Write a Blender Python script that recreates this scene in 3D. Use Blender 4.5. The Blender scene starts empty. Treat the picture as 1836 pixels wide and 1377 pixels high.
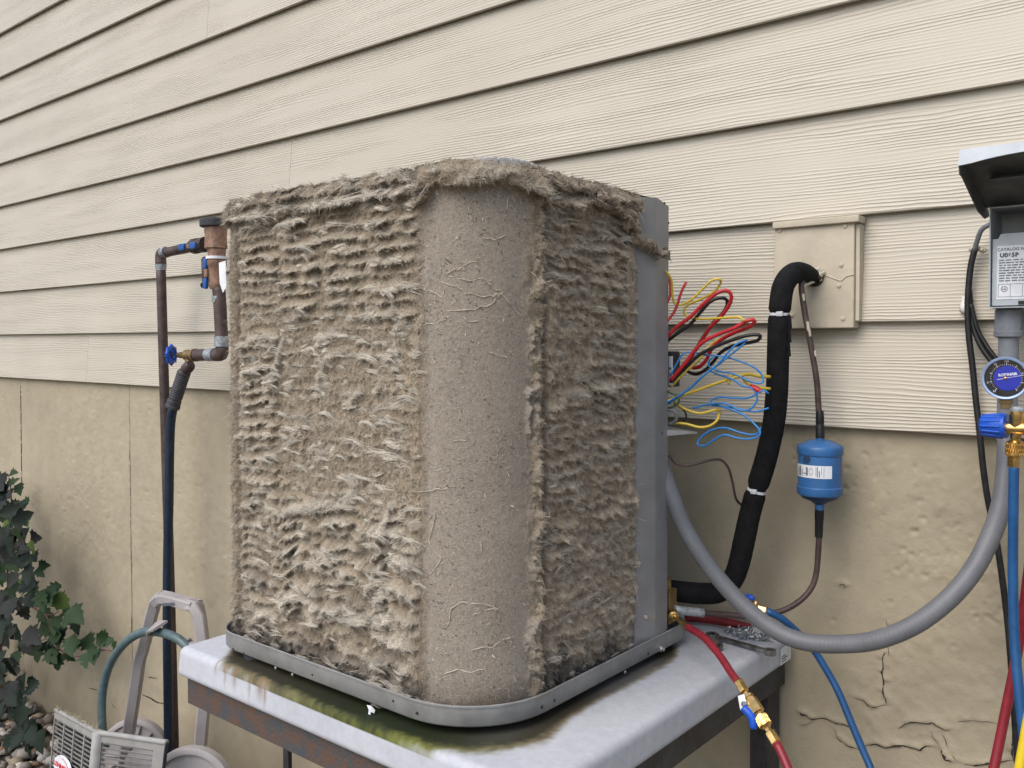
import bpy, bmesh, math, random
import numpy as np
from mathutils import Vector, Matrix

scene = bpy.context.scene
C = scene.collection
R = math.radians
random.seed(7)
rng = np.random.default_rng(11)

# ------------------------------------------------------------------ camera
F, CX, CY = 1587.0, 918.0, 651.0           # focal length and principal point, photo pixels
CAM = np.array((0.0, 0.0, 1.70))
YAW, PITCH = R(39.43), R(-1.3)
cam_data = bpy.data.cameras.new('camera')
cam_data.sensor_width = 36.0
cam_data.lens = 36.0 * F / 1836.0
cam_data.shift_y = -(688.5 - CY) / 1836.0
cam_data.clip_start = 0.02
cam_data.clip_end = 2000.0
cam = bpy.data.objects.new('camera', cam_data)
cam.location = CAM
cam.rotation_euler = (R(90) + PITCH, 0.0, YAW)
C.objects.link(cam)
scene.camera = cam
cam_rot = np.array(cam.rotation_euler.to_matrix())

# ------------------------------------------------------------------ light
SUN_AZ, SUN_EL = R(264), R(48)             # direction the light comes from (math angle, elevation)
world = bpy.data.worlds.new('World')
scene.world = world
world.use_nodes = True
wn = world.node_tree
wn.nodes.clear()
wo = wn.nodes.new('ShaderNodeOutputWorld')
wb = wn.nodes.new('ShaderNodeBackground')
ws = wn.nodes.new('ShaderNodeTexSky')
ws.sky_type = 'NISHITA'
ws.sun_disc = False
ws.sun_elevation = SUN_EL
ws.sun_rotation = R(90) - SUN_AZ
ws.dust_density = 2.5
ws.air_density = 1.0
wb.inputs['Strength'].default_value = 0.11
wn.links.new(ws.outputs[0], wb.inputs['Color'])
wn.links.new(wb.outputs[0], wo.inputs['Surface'])
sun_d = bpy.data.lights.new('sun', 'SUN')
sun_d.energy = 1.1
sun_d.angle = R(55)
sun_d.color = (1.0, 0.97, 0.92)
sun = bpy.data.objects.new('sun', sun_d)
sd = Vector((math.cos(SUN_AZ) * math.cos(SUN_EL), math.sin(SUN_AZ) * math.cos(SUN_EL), math.sin(SUN_EL)))
sun.rotation_euler = sd.to_track_quat('Z', 'Y').to_euler()
sun.location = (-2, -4, 6)
C.objects.link(sun)
scene.view_settings.view_transform = 'Standard'
scene.view_settings.look = 'None'
scene.view_settings.exposure = 0.86
scene.view_settings.gamma = 1.0
scene.view_settings.use_curve_mapping = False

# ------------------------------------------------------------------ placing helpers
def ray(px, py):
    d = np.array(((px - CX) / F, -(py - CY) / F, -1.0))
    return cam_rot @ d
def at_y(px, py, Y):
    d = ray(px, py); return CAM + d * (Y - CAM[1]) / d[1]
def at_x(px, py, X):
    d = ray(px, py); return CAM + d * (X - CAM[0]) / d[0]
def at_z(px, py, Z):
    d = ray(px, py); return CAM + d * (Z - CAM[2]) / d[2]
def zm(pts, ox, oy, s):
    return [(ox + x / s, oy + y / s) for x, y in pts]
def trace(pts, Y):
    """photo points -> 3D, Y one depth or one per point (or two, interpolated)"""
    n = len(pts)
    if not hasattr(Y, '__len__'): Y = [Y] * n
    if len(Y) != n: Y = np.interp(np.linspace(0, 1, n), np.linspace(0, 1, len(Y)), Y)
    return [at_y(p[0], p[1], y) for p, y in zip(pts, Y)]

# ------------------------------------------------------------------ mesh helpers
class MB:
    def __init__(s): s.v = []; s.f = []; s.n = 0
    def add(s, V, Fc):
        V = [tuple(map(float, p)) for p in V]
        s.f += [tuple(i + s.n for i in f) for f in Fc]; s.v += V; s.n += len(V); return s
    def box(s, c, size, rot=None, taper=1.0):
        x, y, z = [k / 2 for k in size]
        P = [(-x,-y,-z),(x,-y,-z),(x,y,-z),(-x,y,-z),(-x*taper,-y*taper,z),(x*taper,-y*taper,z),(x*taper,y*taper,z),(-x*taper,y*taper,z)]
        M = rot or Matrix.Identity(3)
        return s.add([Vector(c) + M @ Vector(p) for p in P], [(3,2,1,0),(4,5,6,7),(0,1,5,4),(1,2,6,5),(2,3,7,6),(3,0,4,7)])
    def cyl(s, a, b, r0, r1=None, n=16): return s.lathe(a, b, [(0, r0), (1, r0 if r1 is None else r1)], n)
    def lathe(s, a, b, prof, n=20, flat=None):
        """prof: (t along a-b, radius)"""
        a = Vector(a); b = Vector(b); d = b - a
        q = d.to_track_quat('Z', 'Y'); X = q @ Vector((1,0,0)); Y = q @ Vector((0,1,0))
        V = []; Fc = []
        for t, r in prof:
            for k in range(n):
                an = 2*math.pi*k/n
                V.append(a + d*t + X*(r*math.cos(an)) + Y*(r*math.sin(an)))
        m = len(prof)
        for i in range(m-1):
            for k in range(n):
                Fc.append((i*n+k, i*n+(k+1)%n, (i+1)*n+(k+1)%n, (i+1)*n+k))
        Fc.append(tuple(range(n))[::-1]); Fc.append(tuple((m-1)*n+k for k in range(n)))
        return s.add(V, Fc)
    def tube(s, pts, r, n=12, res=0.012, smooth=True, caps=True, prof=None):
        pts = [Vector(p) for p in pts]
        if smooth and len(pts) > 2: pts, tt = catmull(pts, res)
        else: tt = [i/(len(pts)-1) for i in range(len(pts))]
        V = []; Fc = []; up = None
        for i, p in enumerate(pts):
            t = (pts[min(i+1, len(pts)-1)] - pts[max(i-1, 0)]).normalized()
            if up is None:
                up = Vector((0,0,1)) if abs(t.z) < .9 else Vector((0,1,0))
            side = t.cross(up)
            if side.length < 1e-6: side = t.cross(Vector((1,0.3,0)))
            side.normalize(); up = side.cross(t).normalized()
            rr = r(tt[i], i) if callable(r) else r
            for k in range(n):
                an = 2*math.pi*k/n
                V.append(p + side*(rr*math.cos(an)) + up*(rr*math.sin(an)))
        for i in range(len(pts)-1):
            for k in range(n):
                Fc.append((i*n+k, i*n+(k+1)%n, (i+1)*n+(k+1)%n, (i+1)*n+k))
        if caps:
            Fc.append(tuple(range(n))[::-1]); Fc.append(tuple((len(pts)-1)*n+k for k in range(n)))
        return s.add(V, Fc)
    def rbox(s, c, size, r, rot=None, n=3):
        V, Fc = rounded_box(size, r, n)
        M = rot or Matrix.Identity(3)
        return s.add([Vector(c) + M @ Vector(p) for p in V], Fc)
    def build(s, name, m, parent=None, smooth=None, cols=None):
        return link(name, s.v, s.f, m, parent, smooth)

def catmull(P, res):
    out = []; tt = []; n = len(P)
    for i in range(n-1):
        p0 = P[i-1] if i > 0 else P[0]*2 - P[1]; p1 = P[i]; p2 = P[i+1]
        p3 = P[i+2] if i+2 < n else P[-1]*2 - P[-2]
        m = max(2, int((p2-p1).length/res))
        for k in range(m):
            t = k/m
            out.append(0.5*((2*p1)+(p2-p0)*t+(2*p0-5*p1+4*p2-p3)*t*t+(3*p1-p0-3*p2+p3)*t**3)); tt.append((i+t)/(n-1))
    out.append(P[-1].copy()); tt.append(1.0)
    return out, tt

def rounded_box(size, r, n=3, div=(1,1,1)):
    h = [k/2 for k in size]; r = min(r, min(h)*0.999)
    def ax(i):
        inner = h[i]-r
        a = [-h[i]+r*(1-math.cos(math.pi/2*k/n)) if False else -h[i]+r*k/n for k in range(n+1)]
        mid = [(-inner)+2*inner*k/div[i] for k in range(1, div[i])]
        b = [-x for x in a][::-1]
        return a+mid+b
    A = [ax(i) for i in range(3)]; V = {}; vl = []; Fc = []
    def vid(p):
        k = tuple(round(x, 7) for x in p)
        if k not in V:
            q = Vector([max(-h[i]+r, min(h[i]-r, p[i])) for i in range(3)])
            d = Vector(p)-q
            V[k] = len(vl); vl.append(q + d.normalized()*r if d.length > 1e-9 else q)
        return V[k]
    for axis in range(3):
        i, j = [(1,2),(2,0),(0,1)][axis]
        for sgn in (-1, 1):
            for a in range(len(A[i])-1):
                for b in range(len(A[j])-1):
                    q = []
                    for da, db in ((0,0),(1,0),(1,1),(0,1)):
                        p = [0,0,0]; p[axis] = sgn*h[axis]; p[i] = A[i][a+da]; p[j] = A[j][b+db]; q.append(vid(p))
                    Fc.append(tuple(q) if sgn > 0 else tuple(q[::-1]))
    return vl, Fc

def link(name, V, Fc, m, parent=None, smooth=None, color=None):
    me = bpy.data.meshes.new(name)
    me.from_pydata([tuple(p) for p in V], [], Fc)
    me.update()
    if smooth is None: smooth = 40
    if smooth:
        me.polygons.foreach_set('use_smooth', [True]*len(me.polygons))
        if smooth < 180: me.set_sharp_from_angle(angle=R(smooth))
    if color is not None:
        a = me.color_attributes.new('Col', 'FLOAT_COLOR', 'POINT')
        cc = np.ones((len(V), 4), np.float32); cc[:, :3] = color
        a.data.foreach_set('color', cc.ravel())
    return obj(name, me, m, parent)
def link_np(name, V, T, m, parent=None, smooth=True, color=None):
    """numpy verts (n,3), faces (m,3|4)"""
    me = bpy.data.meshes.new(name)
    k = T.shape[1]
    me.vertices.add(len(V)); me.vertices.foreach_set('co', np.ascontiguousarray(V, np.float32).ravel())
    me.loops.add(T.size); me.loops.foreach_set('vertex_index', np.ascontiguousarray(T, np.int32).ravel())
    me.polygons.add(len(T)); me.polygons.foreach_set('loop_start', np.arange(0, T.size, k, dtype=np.int32))
    me.update(calc_edges=True)
    if smooth: me.polygons.foreach_set('use_smooth', [True]*len(me.polygons))
    if color is not None:
        a = me.color_attributes.new('Col', 'FLOAT_COLOR', 'POINT')
        cc = np.ones((len(V), 4), np.float32); cc[:, :3] = color
        a.data.foreach_set('color', cc.ravel())
    me.validate()
    return obj(name, me, m, parent)
def obj(name, me, m, parent=None):
    o = bpy.data.objects.new(name, me)
    C.objects.link(o)
    if m is not None and not me.materials: me.materials.append(M[m] if isinstance(m, str) else m)
    if parent is not None: set_parent(o, parent)
    return o
def set_parent(o, parent):
    o.parent = parent
    pm = Matrix.Identity(4); p = parent
    chain = []
    while p is not None: chain.append(p); p = p.parent
    for q in reversed(chain): pm = pm @ q.matrix_parent_inverse @ Matrix.LocRotScale(q.location, q.rotation_euler, q.scale)
    o.matrix_parent_inverse = pm.inverted()
def thing(name, label, cat, loc=(0,0,0), group=None):
    o = bpy.data.objects.new(name, None); o.empty_display_size = 0.05
    C.objects.link(o); o.location = loc
    return tag(o, label, cat, group)
def tag(o, label=None, cat=None, group=None, kind=None):
    if label: o['label'] = label
    if cat: o['category'] = cat
    if group: o['group'] = group
    if kind: o['kind'] = kind
    return o
def text_mesh(body, size, shear=0.0, extrude=0.0002, spacing=1.0, bold=0.0):
    cu = bpy.data.curves.new('lettering', 'FONT'); cu.body = body; cu.size = size; cu.shear = shear
    cu.align_x = 'CENTER'; cu.align_y = 'CENTER'; cu.extrude = extrude; cu.space_character = spacing; cu.offset = bold
    o = bpy.data.objects.new('lettering', cu); C.objects.link(o)
    dg = bpy.context.evaluated_depsgraph_get()
    me = bpy.data.meshes.new_from_object(o.evaluated_get(dg))
    bpy.data.objects.remove(o)
    me.materials.clear()
    return me
def put_text(name, body, size, origin, xdir, ydir, m, parent, xs=1.0, **k):
    me = text_mesh(body, size, **k)
    me.transform(Matrix.Diagonal((xs, 1, 1, 1)))
    x = Vector(xdir).normalized(); z = x.cross(Vector(ydir)).normalized(); y = z.cross(x)
    M4 = Matrix(((x.x,y.x,z.x,origin[0]),(x.y,y.y,z.y,origin[1]),(x.z,y.z,z.z,origin[2]),(0,0,0,1)))
    me.transform(M4)
    return obj(name, me, m, parent)

# numpy noise
def _h(ix, iy, seed):
    n = (ix.astype(np.int64)*374761393 + iy.astype(np.int64)*668265263 + seed*1274126177) & 0x7fffffff
    n = ((n ^ (n >> 13)) * 1274126177) & 0x7fffffff
    return ((n ^ (n >> 16)) & 0xffff) / 65535.0
def vn(x, y, seed=0):
    x = np.asarray(x, float); y = np.asarray(y, float)
    ix = np.floor(x); iy = np.floor(y); fx = x-ix; fy = y-iy
    fx = fx*fx*(3-2*fx); fy = fy*fy*(3-2*fy); ix = ix.astype(np.int64); iy = iy.astype(np.int64)
    a = _h(ix,iy,seed); b = _h(ix+1,iy,seed); c = _h(ix,iy+1,seed); d = _h(ix+1,iy+1,seed)
    return (a*(1-fx)+b*fx)*(1-fy)+(c*(1-fx)+d*fx)*fy
def fbm(x, y, seed=0, oct=4, gain=.5):
    s = 0; a = 1; t = 0
    for i in range(oct):
        s = s + a*vn(x*2**i, y*2**i, seed+i*17); t += a; a *= gain
    return s/t
def sstep(a, b, x):
    t = np.clip((x-a)/(b-a), 0, 1); return t*t*(3-2*t)
def hsh(i, j, seed): return _h(np.asarray(i), np.asarray(j), seed)

# ------------------------------------------------------------------ materials
M = {}
def nodes(name):
    m = bpy.data.materials.new(name); m.use_nodes = True; M[name] = m
    nt = m.node_tree; b = nt.nodes['Principled BSDF']
    return m, nt, b
def mat(name, col, rough=.6, metal=0., var=.12, vscale=30., bump=.0, bscale=200., bdist=.001, col2=None, spec=.4, stretch=None, lo=.35, hi=.65, coat=0.):
    m, nt, b = nodes(name)
    N = nt.nodes.new; L = nt.links.new
    tc = N('ShaderNodeTexCoord'); src = tc.outputs['Object']
    if stretch:
        mp = N('ShaderNodeMapping'); mp.inputs['Scale'].default_value = stretch; L(src, mp.inputs[0]); src = mp.outputs[0]
    no = N('ShaderNodeTexNoise'); no.inputs['Scale'].default_value = vscale; no.inputs['Detail'].default_value = 6; no.inputs['Roughness'].default_value = .65
    L(src, no.inputs['Vector'])
    cr = N('ShaderNodeValToRGB'); e = cr.color_ramp.elements
    c2 = col2 or tuple(c*(1-var*1.8) for c in col)
    c1 = col if col2 else tuple(min(1, c*(1+var)) for c in col)
    e[0].position = lo; e[1].position = hi; e[0].color = (*c2, 1); e[1].color = (*c1, 1)
    L(no.outputs[0], cr.inputs[0]); L(cr.outputs[0], b.inputs['Base Color'])
    mr = N('ShaderNodeMapRange'); mr.inputs[3].default_value = max(0, rough-.1); mr.inputs[4].default_value = min(1, rough+.12)
    L(no.outputs[0], mr.inputs[0]); L(mr.outputs[0], b.inputs['Roughness'])
    b.inputs['Metallic'].default_value = metal
    b.inputs['Specular IOR Level'].default_value = spec
    b.inputs['Coat Weight'].default_value = coat
    if bump:
        nb = N('ShaderNodeTexNoise'); nb.inputs['Scale'].default_value = bscale; nb.inputs['Detail'].default_value = 5
        L(src, nb.inputs['Vector'])
        bp = N('ShaderNodeBump'); bp.inputs['Strength'].default_value = bump; bp.inputs['Distance'].default_value = bdist
        L(nb.outputs[0], bp.inputs['Height']); L(bp.outputs[0], b.inputs['Normal'])
    return m
def attr_mat(name, rough=.9, bump=.5, bscale=300., bdist=.001, var=.15, vscale=60., sheen=0., spec=.2):
    """base colour from the Col attribute, broken up by noise"""
    m, nt, b = nodes(name); N = nt.nodes.new; L = nt.links.new
    at = N('ShaderNodeAttribute'); at.attribute_name = 'Col'
    tc = N('ShaderNodeTexCoord')
    no = N('ShaderNodeTexNoise'); no.inputs['Scale'].default_value = vscale; no.inputs['Detail'].default_value = 8; no.inputs['Roughness'].default_value = .7
    L(tc.outputs['Object'], no.inputs['Vector'])
    mr = N('ShaderNodeMapRange'); mr.inputs[1].default_value = .3; mr.inputs[2].default_value = .7; mr.inputs[3].default_value = 1-var; mr.inputs[4].default_value = 1+var
    L(no.outputs[0], mr.inputs[0])
    mx = N('ShaderNodeVectorMath'); mx.operation = 'SCALE'
    L(at.outputs['Color'], mx.inputs[0]); L(mr.outputs[0], mx.inputs['Scale']); L(mx.outputs[0], b.inputs['Base Color'])
    b.inputs['Roughness'].default_value = rough; b.inputs['Specular IOR Level'].default_value = spec
    if sheen: b.inputs['Sheen Weight'].default_value = sheen; b.inputs['Sheen Roughness'].default_value = .6
    if bump:
        nb = N('ShaderNodeTexNoise'); nb.inputs['Scale'].default_value = bscale; nb.inputs['Detail'].default_value = 6; nb.inputs['Roughness'].default_value = .7
        L(tc.outputs['Object'], nb.inputs['Vector'])
        bp = N('ShaderNodeBump'); bp.inputs['Strength'].default_value = bump; bp.inputs['Distance'].default_value = bdist
        L(nb.outputs[0], bp.inputs['Height']); L(bp.outputs[0], b.inputs['Normal'])
    return m

# fibre cement siding with embossed wood grain
m, nt, b = nodes('siding'); N = nt.nodes.new; L = nt.links.new
tc = N('ShaderNodeTexCoord'); oi = N('ShaderNodeObjectInfo')
cmb = N('ShaderNodeCombineXYZ'); mu = N('ShaderNodeMath'); mu.operation = 'MULTIPLY'; mu.inputs[1].default_value = 37.0
L(oi.outputs['Random'], mu.inputs[0]); L(mu.outputs[0], cmb.inputs[0])
mu2 = N('ShaderNodeMath'); mu2.operation = 'MULTIPLY'; mu2.inputs[1].default_value = 0.11; L(oi.outputs['Random'], mu2.inputs[0]); L(mu2.outputs[0], cmb.inputs[2])
add = N('ShaderNodeVectorMath'); add.operation = 'ADD'; L(tc.outputs['Object'], add.inputs[0]); L(cmb.outputs[0], add.inputs[1])
warp = N('ShaderNodeTexNoise'); warp.inputs['Scale'].default_value = 1.0; warp.inputs['Detail'].default_value = 3
mpw = N('ShaderNodeMapping'); mpw.inputs['Scale'].default_value = (1.7, 1, 13); L(add.outputs[0], mpw.inputs[0]); L(mpw.outputs[0], warp.inputs['Vector'])
wsc = N('ShaderNodeMath'); wsc.operation = 'MULTIPLY'; wsc.inputs[1].default_value = 0.034; L(warp.outputs[0], wsc.inputs[0])
sx = N('ShaderNodeSeparateXYZ'); L(add.outputs[0], sx.inputs[0])
zz = N('ShaderNodeMath'); zz.operation = 'ADD'; L(sx.outputs['Z'], zz.inputs[0]); L(wsc.outputs[0], zz.inputs[1])
fq = N('ShaderNodeMath'); fq.operation = 'MULTIPLY'; fq.inputs[1].default_value = 2*math.pi/0.0068; L(zz.outputs[0], fq.inputs[0])
jit = N('ShaderNodeTexNoise'); jit.inputs['Scale'].default_value = 1.0; jit.inputs['Detail'].default_value = 4
mpj = N('ShaderNodeMapping'); mpj.inputs['Scale'].default_value = (16, 1, 90); L(add.outputs[0], mpj.inputs[0]); L(mpj.outputs[0], jit.inputs['Vector'])
js = N('ShaderNodeMath'); js.operation = 'MULTIPLY'; js.inputs[1].default_value = 3.6; L(jit.outputs[0], js.inputs[0])
ph = N('ShaderNodeMath'); ph.operation = 'ADD'; L(fq.outputs[0], ph.inputs[0]); L(js.outputs[0], ph.inputs[1])
sn = N('ShaderNodeMath'); sn.operation = 'SINE'; L(ph.outputs[0], sn.inputs[0])
s01 = N('ShaderNodeMapRange'); s01.inputs[1].default_value = -1; s01.inputs[2].default_value = 1; L(sn.outputs[0], s01.inputs[0])
pw = N('ShaderNodeMath'); pw.operation = 'POWER'; pw.inputs[1].default_value = 2.2; L(s01.outputs[0], pw.inputs[0])
ampn = N('ShaderNodeTexNoise'); ampn.inputs['Scale'].default_value = 1.0; ampn.inputs['Detail'].default_value = 2
mpa = N('ShaderNodeMapping'); mpa.inputs['Scale'].default_value = (1.8, 1, 26); L(add.outputs[0], mpa.inputs[0]); L(mpa.outputs[0], ampn.inputs['Vector'])
amr = N('ShaderNodeMapRange'); amr.inputs[1].default_value = .36; amr.inputs[2].default_value = .62; amr.inputs[3].default_value = .12; amr.inputs[4].default_value = 1.0; L(ampn.outputs[0], amr.inputs[0])
hh = N('ShaderNodeMath'); hh.operation = 'MULTIPLY'; L(pw.outputs[0], hh.inputs[0]); L(amr.outputs[0], hh.inputs[1])
bp = N('ShaderNodeBump'); bp.inputs['Strength'].default_value = .75; bp.inputs['Distance'].default_value = .0015; L(hh.outputs[0], bp.inputs['Height'])
fn = N('ShaderNodeTexNoise'); fn.inputs['Scale'].default_value = 420; L(tc.outputs['Object'], fn.inputs['Vector'])
bp2 = N('ShaderNodeBump'); bp2.inputs['Strength'].default_value = .25; bp2.inputs['Distance'].default_value = .0006; L(fn.outputs[0], bp2.inputs['Height']); L(bp.outputs[0], bp2.inputs['Normal'])
L(bp2.outputs[0], b.inputs['Normal'])
dn = N('ShaderNodeTexNoise'); dn.inputs['Scale'].default_value = 2.2; dn.inputs['Detail'].default_value = 5; L(add.outputs[0], dn.inputs['Vector'])
cr = N('ShaderNodeValToRGB'); e = cr.color_ramp.elements; e[0].position = .3; e[1].position = .7
e[0].color = (.475, .432, .348, 1); e[1].color = (.53, .486, .397, 1)
L(dn.outputs[0], cr.inputs[0]); L(cr.outputs[0], b.inputs['Base Color'])
b.inputs['Roughness'].default_value = .48; b.inputs['Specular IOR Level'].default_value = .55

attr_mat('foundation', rough=.72, bump=.75, bscale=170, bdist=.0013, var=.09, vscale=14, spec=.3)
attr_mat('lint', rough=1., bump=1., bscale=520, bdist=.0022, var=.30, vscale=260, sheen=.25, spec=.05)
attr_mat('fibre', rough=1., bump=0, var=.2, vscale=90, sheen=.2, spec=.05)
attr_mat('pad', rough=.74, bump=.35, bscale=320, bdist=.0008, var=.10, vscale=60, spec=.22)
mat('trim_paint', (.49,.432,.33), .6, var=.08, vscale=9, bump=.35, bscale=90, bdist=.0015)
mat('crack', (.03,.026,.02), .95)
mat('pan_steel', (.26,.26,.25), .42, var=.14, vscale=14, bump=.1, bscale=160, spec=.5)
mat('post_steel', (.24,.243,.245), .36, var=.1, vscale=11, bump=.08, bscale=120, spec=.5)
mat('plate_steel', (.34,.30,.25), .5, metal=.5, var=.2, vscale=40)
mat('screw_steel', (.62,.62,.60), .3, metal=.9, var=.2, vscale=300)
mat('fin_metal', (.72,.71,.69), .6, metal=.4, var=.12, vscale=200)
mat('dark_inside', (.035,.033,.03), .8)
mat('rust', (.115,.066,.044), .85, var=.3, vscale=34, bump=.8, bscale=160, bdist=.002, col2=(.062,.068,.074), lo=.40, hi=.62)
mat('dark_steel', (.055,.055,.06), .55, var=.35, vscale=22, bump=.6, bscale=90, bdist=.002, col2=(.025,.022,.022))
mat('copper_old', (.095,.066,.060), .5, metal=.25, var=.25, vscale=25, bump=.15, bscale=120)
mat('solder', (.34,.37,.40), .5, metal=.4, var=.25, vscale=110)
mat('bronze', (.31,.19,.135), .5, metal=.35, var=.2, vscale=60, bump=.25, bscale=220)
mat('brass_old', (.27,.185,.085), .45, metal=.7, var=.25, vscale=80)
mat('brass', (.78,.52,.20), .24, metal=1., var=.14, vscale=90)
mat('blue_plastic', (.012,.09,.52), .32, var=.1, vscale=40, spec=.5)
mat('valve_blue', (.02,.10,.34), .45, var=.15, vscale=60)
mat('black_plastic', (.03,.032,.037), .5, var=.2, vscale=40)
mat('grip_rubber', (.055,.055,.062), .62, var=.15, vscale=50)
mat('foam_rubber', (.0095,.0098,.011), .85, var=.3, vscale=60, bump=.4, bscale=500, bdist=.0008, spec=.2)
mat('zip_tie', (.72,.74,.76), .35, var=.06)
mat('drier_blue', (.035,.135,.34), .38, var=.12, vscale=18, bump=.12, bscale=120, spec=.5)
mat('drier_dark', (.02,.05,.12), .5, var=.2)
mat('tape_black', (.012,.012,.014), .45)
mat('paper_white', (.74,.76,.79), .6, var=.05)
mat('ink', (.09,.10,.12), .7)
mat('ink_red', (.62,.03,.05), .5)
mat('ink_white', (.8,.82,.86), .5)
mat('conduit_grey', (.150,.155,.168), .45, var=.07, vscale=20, spec=.4)
mat('pvc_grey', (.20,.215,.24), .5, var=.1, vscale=30)
mat('box_grey', (.44,.48,.51), .45, var=.08, vscale=18)
mat('cover_dark', (.10,.105,.10), .6, var=.25, vscale=14)
mat('hose_blue', (.015,.085,.235), .38, var=.12, vscale=40, spec=.45)
mat('hose_red', (.24,.018,.03), .4, var=.12, vscale=40, spec=.45)
mat('hose_yellow', (.75,.55,.03), .4, var=.08)
mat('garden_hose_blue', (.010,.022,.045), .42, var=.2, vscale=60)
mat('hose_teal', (.085,.135,.145), .36, var=.12, vscale=60, spec=.5)
mat('wire_yellow', (.66,.47,.045), .35, var=.08, spec=.5)
mat('wire_red', (.52,.022,.028), .35, var=.1, spec=.5)
mat('wire_black', (.016,.016,.017), .35, spec=.5)
mat('wire_blue', (.02,.20,.52), .35, var=.1, spec=.5)
mat('wire_green', (.05,.09,.05), .4)
mat('wire_grey', (.16,.18,.20), .4)
mat('cart_plastic', (.36,.335,.335), .5, var=.07, vscale=12, bump=.15, bscale=300, bdist=.0006)
mat('panel_paint', (.33,.325,.31), .5, var=.1, vscale=16)
mat('shade_dark', (.05,.045,.04), .95)
mat('silicone', (.70,.68,.62), .45, var=.08)
mat('foam_tan', (.52,.47,.36), .8, var=.15, bump=.6, bscale=160, bdist=.003)
mat('cable_black', (.016,.016,.018), .5, var=.3, vscale=60, spec=.4)
mat('gauge_blue', (.01,.03,.50), .4, var=.03)
mat('gauge_black', (.015,.016,.02), .4)
mat('gauge_rim', (.30,.40,.62), .22, metal=.3, var=.05, spec=.6)
mat('tool_steel', (.30,.30,.31), .32, metal=.9, var=.3, vscale=60)
mat('screw_zinc', (.42,.44,.46), .36, metal=.8, var=.25, vscale=200)
mat('red_grip', (.20,.012,.018), .55, var=.15)
mat('bark', (.075,.045,.04), .8, var=.3, vscale=60)
mat('stem_red', (.17,.07,.065), .7, var=.2, vscale=60)
mat('ground', (.15,.125,.095), .95, var=.4, vscale=22, bump=.8, bscale=40, bdist=.02)
attr_mat('stones', rough=.8, bump=.4, bscale=120, bdist=.001, var=.2, vscale=35)
def leaf_mat(name, c, c2):
    m = mat(name, c, .6, var=.3, vscale=26, col2=c2, bump=.3, bscale=90, bdist=.001, spec=.2)
    return m
leaf_mat('leaf_green', (.032,.062,.022), (.014,.032,.014))
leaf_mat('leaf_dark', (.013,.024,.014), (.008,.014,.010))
leaf_mat('leaf_purple', (.020,.026,.020), (.018,.016,.018))
leaf_mat('leaf_bright', (.10,.15,.03), (.05,.09,.025))

# ================================================================== setting
D = 1.717            # front of the siding's lower edges
Z0, EXP = 1.537, 0.203
FY = 1.740           # foundation face
g = link('ground', [(-60,-60,0),(60,-60,0),(60,60,0),(-60,60,0)], [(0,1,2,3)], 'ground', smooth=0)
tag(g, 'dark soil ground under the gravel beside the house', 'ground', kind='structure')

house = thing('house', 'beige house wall with lap siding boards above a painted concrete foundation', 'house', (-2, 1.74, 0))
# siding boards: each its own board
def board(x0, x1, k):
    z = Z0 + EXP*k
    th, ov = .0085, .032
    yb, yt = D, D + .0175
    hgt = EXP + ov
    yto = yb + (yt-yb)*hgt/EXP
    c = .0015
    prof = [(yb+c, z), (yb, z+c), (yto, z+hgt), (yto+th, z+hgt), (yb+th, z)]
    V = [(x0, y, zz) for y, zz in prof] + [(x1, y, zz) for y, zz in prof]
    n = len(prof)
    Fc = [(i, (i+1) % n, n+(i+1) % n, n+i)[::-1] for i in range(n)] + [tuple(range(n)), tuple(range(n, 2*n))[::-1]]
    return link('siding_board', V, Fc, 'siding', house, smooth=0)
jx = {0: at_y(153, 640, D)[0], 3: at_y(516, 300, D)[0], 6: at_y(370, 40, D)[0]}
for k in range(22):
    js = [-9.5]
    if k in jx: js += [jx[k]]
    else: js += [-5.6 - .5*((k*7) % 5)]
    js += [1.0 + .35*((k*3) % 4), 4.0]
    for a, bb in zip(js[:-1], js[1:]): board(a + .0006, bb - .0006, k)

# foundation: fine relief where it shows
xs = np.concatenate([np.arange(-9.5,-4.9,.12), np.arange(-4.9,-1.5,.0085), np.arange(-1.5,-.95,.03), np.arange(-.95,.30,.0032), np.arange(.30,4.01,.1)])
zs = np.concatenate([np.arange(-.05,.2,.05), np.arange(.2,.82,.011), np.arange(.82,1.56,.0042)])
GX, GZ = np.meshgrid(xs, zs)
H = (fbm(GX*2.2, GZ*2.2, 3, 3)-.5)*.006
H += (fbm(GX*14, GZ*14, 5, 4)-.5)*.0022
H += (fbm(GX*55, GZ*55, 8, 3)-.5)*.0018*(.4+1.2*sstep(.45,.65,fbm(GX*3,GZ*3,9,2)))
# paint runs and blisters
rn = fbm(GX*26+GZ*9, GZ*22-GX*12, 21, 3); H += .0016*sstep(.6,.72,rn)*sstep(.5,.62,fbm(GX*2.4+7,GZ*2.4,22,2))
# formwork seams
for sxp, zt in ((37, 720), (233, 850)):
    x0 = at_y(sxp, zt, FY)[0]
    dxx = np.abs(GX - x0 - .004*(fbm(GZ*6, GZ*0+sxp, 4, 2)-.5))
    H += .003*np.exp(-(dxx/.016)**2) - .006*np.exp(-(dxx/.007)**2)
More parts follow.
